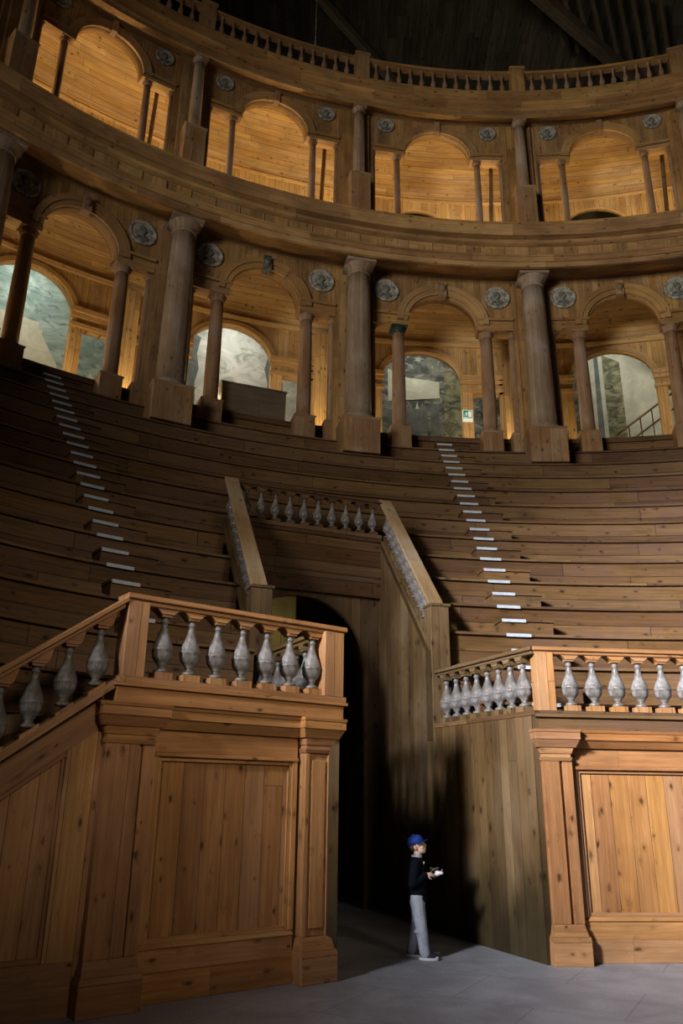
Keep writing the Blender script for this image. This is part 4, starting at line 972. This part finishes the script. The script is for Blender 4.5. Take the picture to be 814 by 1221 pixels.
body = melt(g, 'body', 'skin', boy, .0042, 3)
# eyes
g = MB()
for s_ in (-1, 1): g.ell((.078, s_ * .030, .004), (.006, .011, .007), 8, T=HT)
g.build('eyes', flat('eye_white', (.6, .58, .55)), boy)
g = MB()
for s_ in (-1, 1): g.ell((.083, s_ * .030, .004), (.003, .005, .005), 8, T=HT)
g.build('irises', flat('iris', (.02, .015, .01)), boy)
# hair (below the cap)
g = MB(); g.ell((-.022, 0, .018), (.086, .083, .075), 18, T=HT); melt(g, 'hair', 'hair', boy, .006, 3)
# jacket
g = MB()
for (z, rx, ry, x) in ((.605, .115, .145, 0), (.68, .112, .142, 0), (.76, .110, .140, 0), (.84, .110, .145, 0), (.92, .108, .150, 0), (.98, .085, .135, -.005)): g.ell((x, 0, z), (rx, ry, .075), 20)
cap_(g, (-.005, 0, 1.0), (.0, 0, 1.035), .066, .056)
for s0, e0, w0 in arms:
    w1 = Vector(e0).lerp(Vector(w0), .90); cap_(g, s0, e0, .060, .052); cap_(g, e0, w1, .052, .036)
melt(g, 'jacket', 'jacket', boy, .007, 5)
g = MB(); T = Matrix.Translation((0.0, 0, 1.035)); g.lathe([(.050, 0), (.062, .0), (.064, .030), (.052, .032)], 18, T=T); g.build('collar', 'trouser', boy)
g = MB(); g.ell((.085, -.03, .985), (.006, .012, .016), 8); g.build('badge', 'paper', boy)
# trousers: loose, continuous
g = MB(); g.ell((0, 0, .60), (.108, .128, .08), 18)
for h, k_, a in legs:
    cap_(g, h, k_, .088, .068); cap_(g, k_, (a[0], a[1], .085), .068, .060); cap_(g, (a[0], a[1], .085), (a[0] + .005, a[1], .07), .062, .060)
    g.ell((k_[0] - .01, k_[1], k_[2] - .05), (.08, .07, .03), 10)
melt(g, 'trousers', 'trouser', boy, .008, 4)
# shoes
for (h, k_, a) in legs:
    sh = MB(); sh.ell((a[0] + .045, a[1], .045), (.105, .042, .035), 14); sh.ell((a[0] - .01, a[1], .06), (.05, .040, .045), 12); o = sh.build('shoe', 'shoe', boy)
    s2 = MB(); s2.lathe([(.1, .0), (.112, .004), (.112, .024), (.1, .028)], 20, T=Matrix.Translation((a[0] + .045, a[1], 0)) @ Matrix.Diagonal((1, .42, 1, 1))); s2.ell((a[0] + .135, a[1], .032), (.022, .035, .018), 8); s2.build('sole', 'sole', o)
# cap
g = MB(); T = HT @ Matrix.Translation((-.014, 0, .035))
prc = [(.098, -.012), (.099, .012), (.096, .032), (.084, .058), (.060, .078), (.030, .088), (.001, .091)]
g.lathe(prc, 22, T=T @ Matrix.Diagonal((1, .92, 1, 1))); cp = g.build('baseball_cap', 'cap', boy)
g = MB(); nv = 10
for i in range(nv):
    t0, t1 = -1.1 + 2.2 * i / nv, -1.1 + 2.2 * (i + 1) / nv
    def bp(t, out, z): r_ = .090 + out * cos(t * .75); return T @ Vector((r_ * cos(t), .92 * r_ * sin(t) , -.006 + z - .012 * t * t + out * .12))
    q = [bp(t0, 0, 0), bp(t1, 0, 0), bp(t1, .07, 0), bp(t0, .07, 0)]; q2 = [bp(t0, 0, -.005), bp(t1, 0, -.005), bp(t1, .07, -.005), bp(t0, .07, -.005)]
    g.face(q, [(0, 0)] * 4, 0, True); g.face(q2[::-1], [(0, 0)] * 4, 0, True); g.face([q[3], q[2], q2[2], q2[3]], [(0, 0)] * 4)
g.build('peak', 'cap', cp)
g = MB(); g.ell((.086, 0, .034), (.006, .016, .014), 8, T=T); g.ell((0, 0, .092), (.008, .008, .004), 8, T=T); g.build('emblem', flat('cap_emblem', (.25, .33, .30)), cp)
# things he holds
g = MB()
import random as _r
_r.seed(4)
for i in range(7):
    A = Vector((.245 + _r.uniform(-.02, .03), .035 + _r.uniform(-.02, .02), .875 + _r.uniform(-.012, .015))); g.ell(tuple(A), (.035, .028, .014 + _r.uniform(0, .01)), 8, T=Matrix.Identity(4))
o = g.build('paper_napkin', 'paper'); o.parent = None; o.matrix_world = Matrix.Translation((.93, 10.0, 0)) @ Matrix.Rotation(radians(-12), 4, 'Z')
rm = o.modifiers.new('r', 'REMESH'); rm.mode = 'VOXEL'; rm.voxel_size = .005; rm.use_smooth_shade = True
tag(o, 'crumpled white paper napkin held in the boy’s far hand'.replace('’', "'"), 'napkin')
g = MB(); g.ell((.205, -.02, .925), (.05, .010, .007), 10); g.ell((.165, -.025, .93), (.014, .02, .014), 8); g.ell((.24, -.015, .935), (.016, .03, .008), 8); cap_(g, (.17, -.04, .90), (.21, -.01, .93), .009, .007)
o = g.build('dark_toy', 'toy'); o.matrix_world = Matrix.Translation((.93, 10.0, 0)) @ Matrix.Rotation(radians(-12), 4, 'Z'); tag(o, "small dark toy held up between the boy's hands", 'toy')
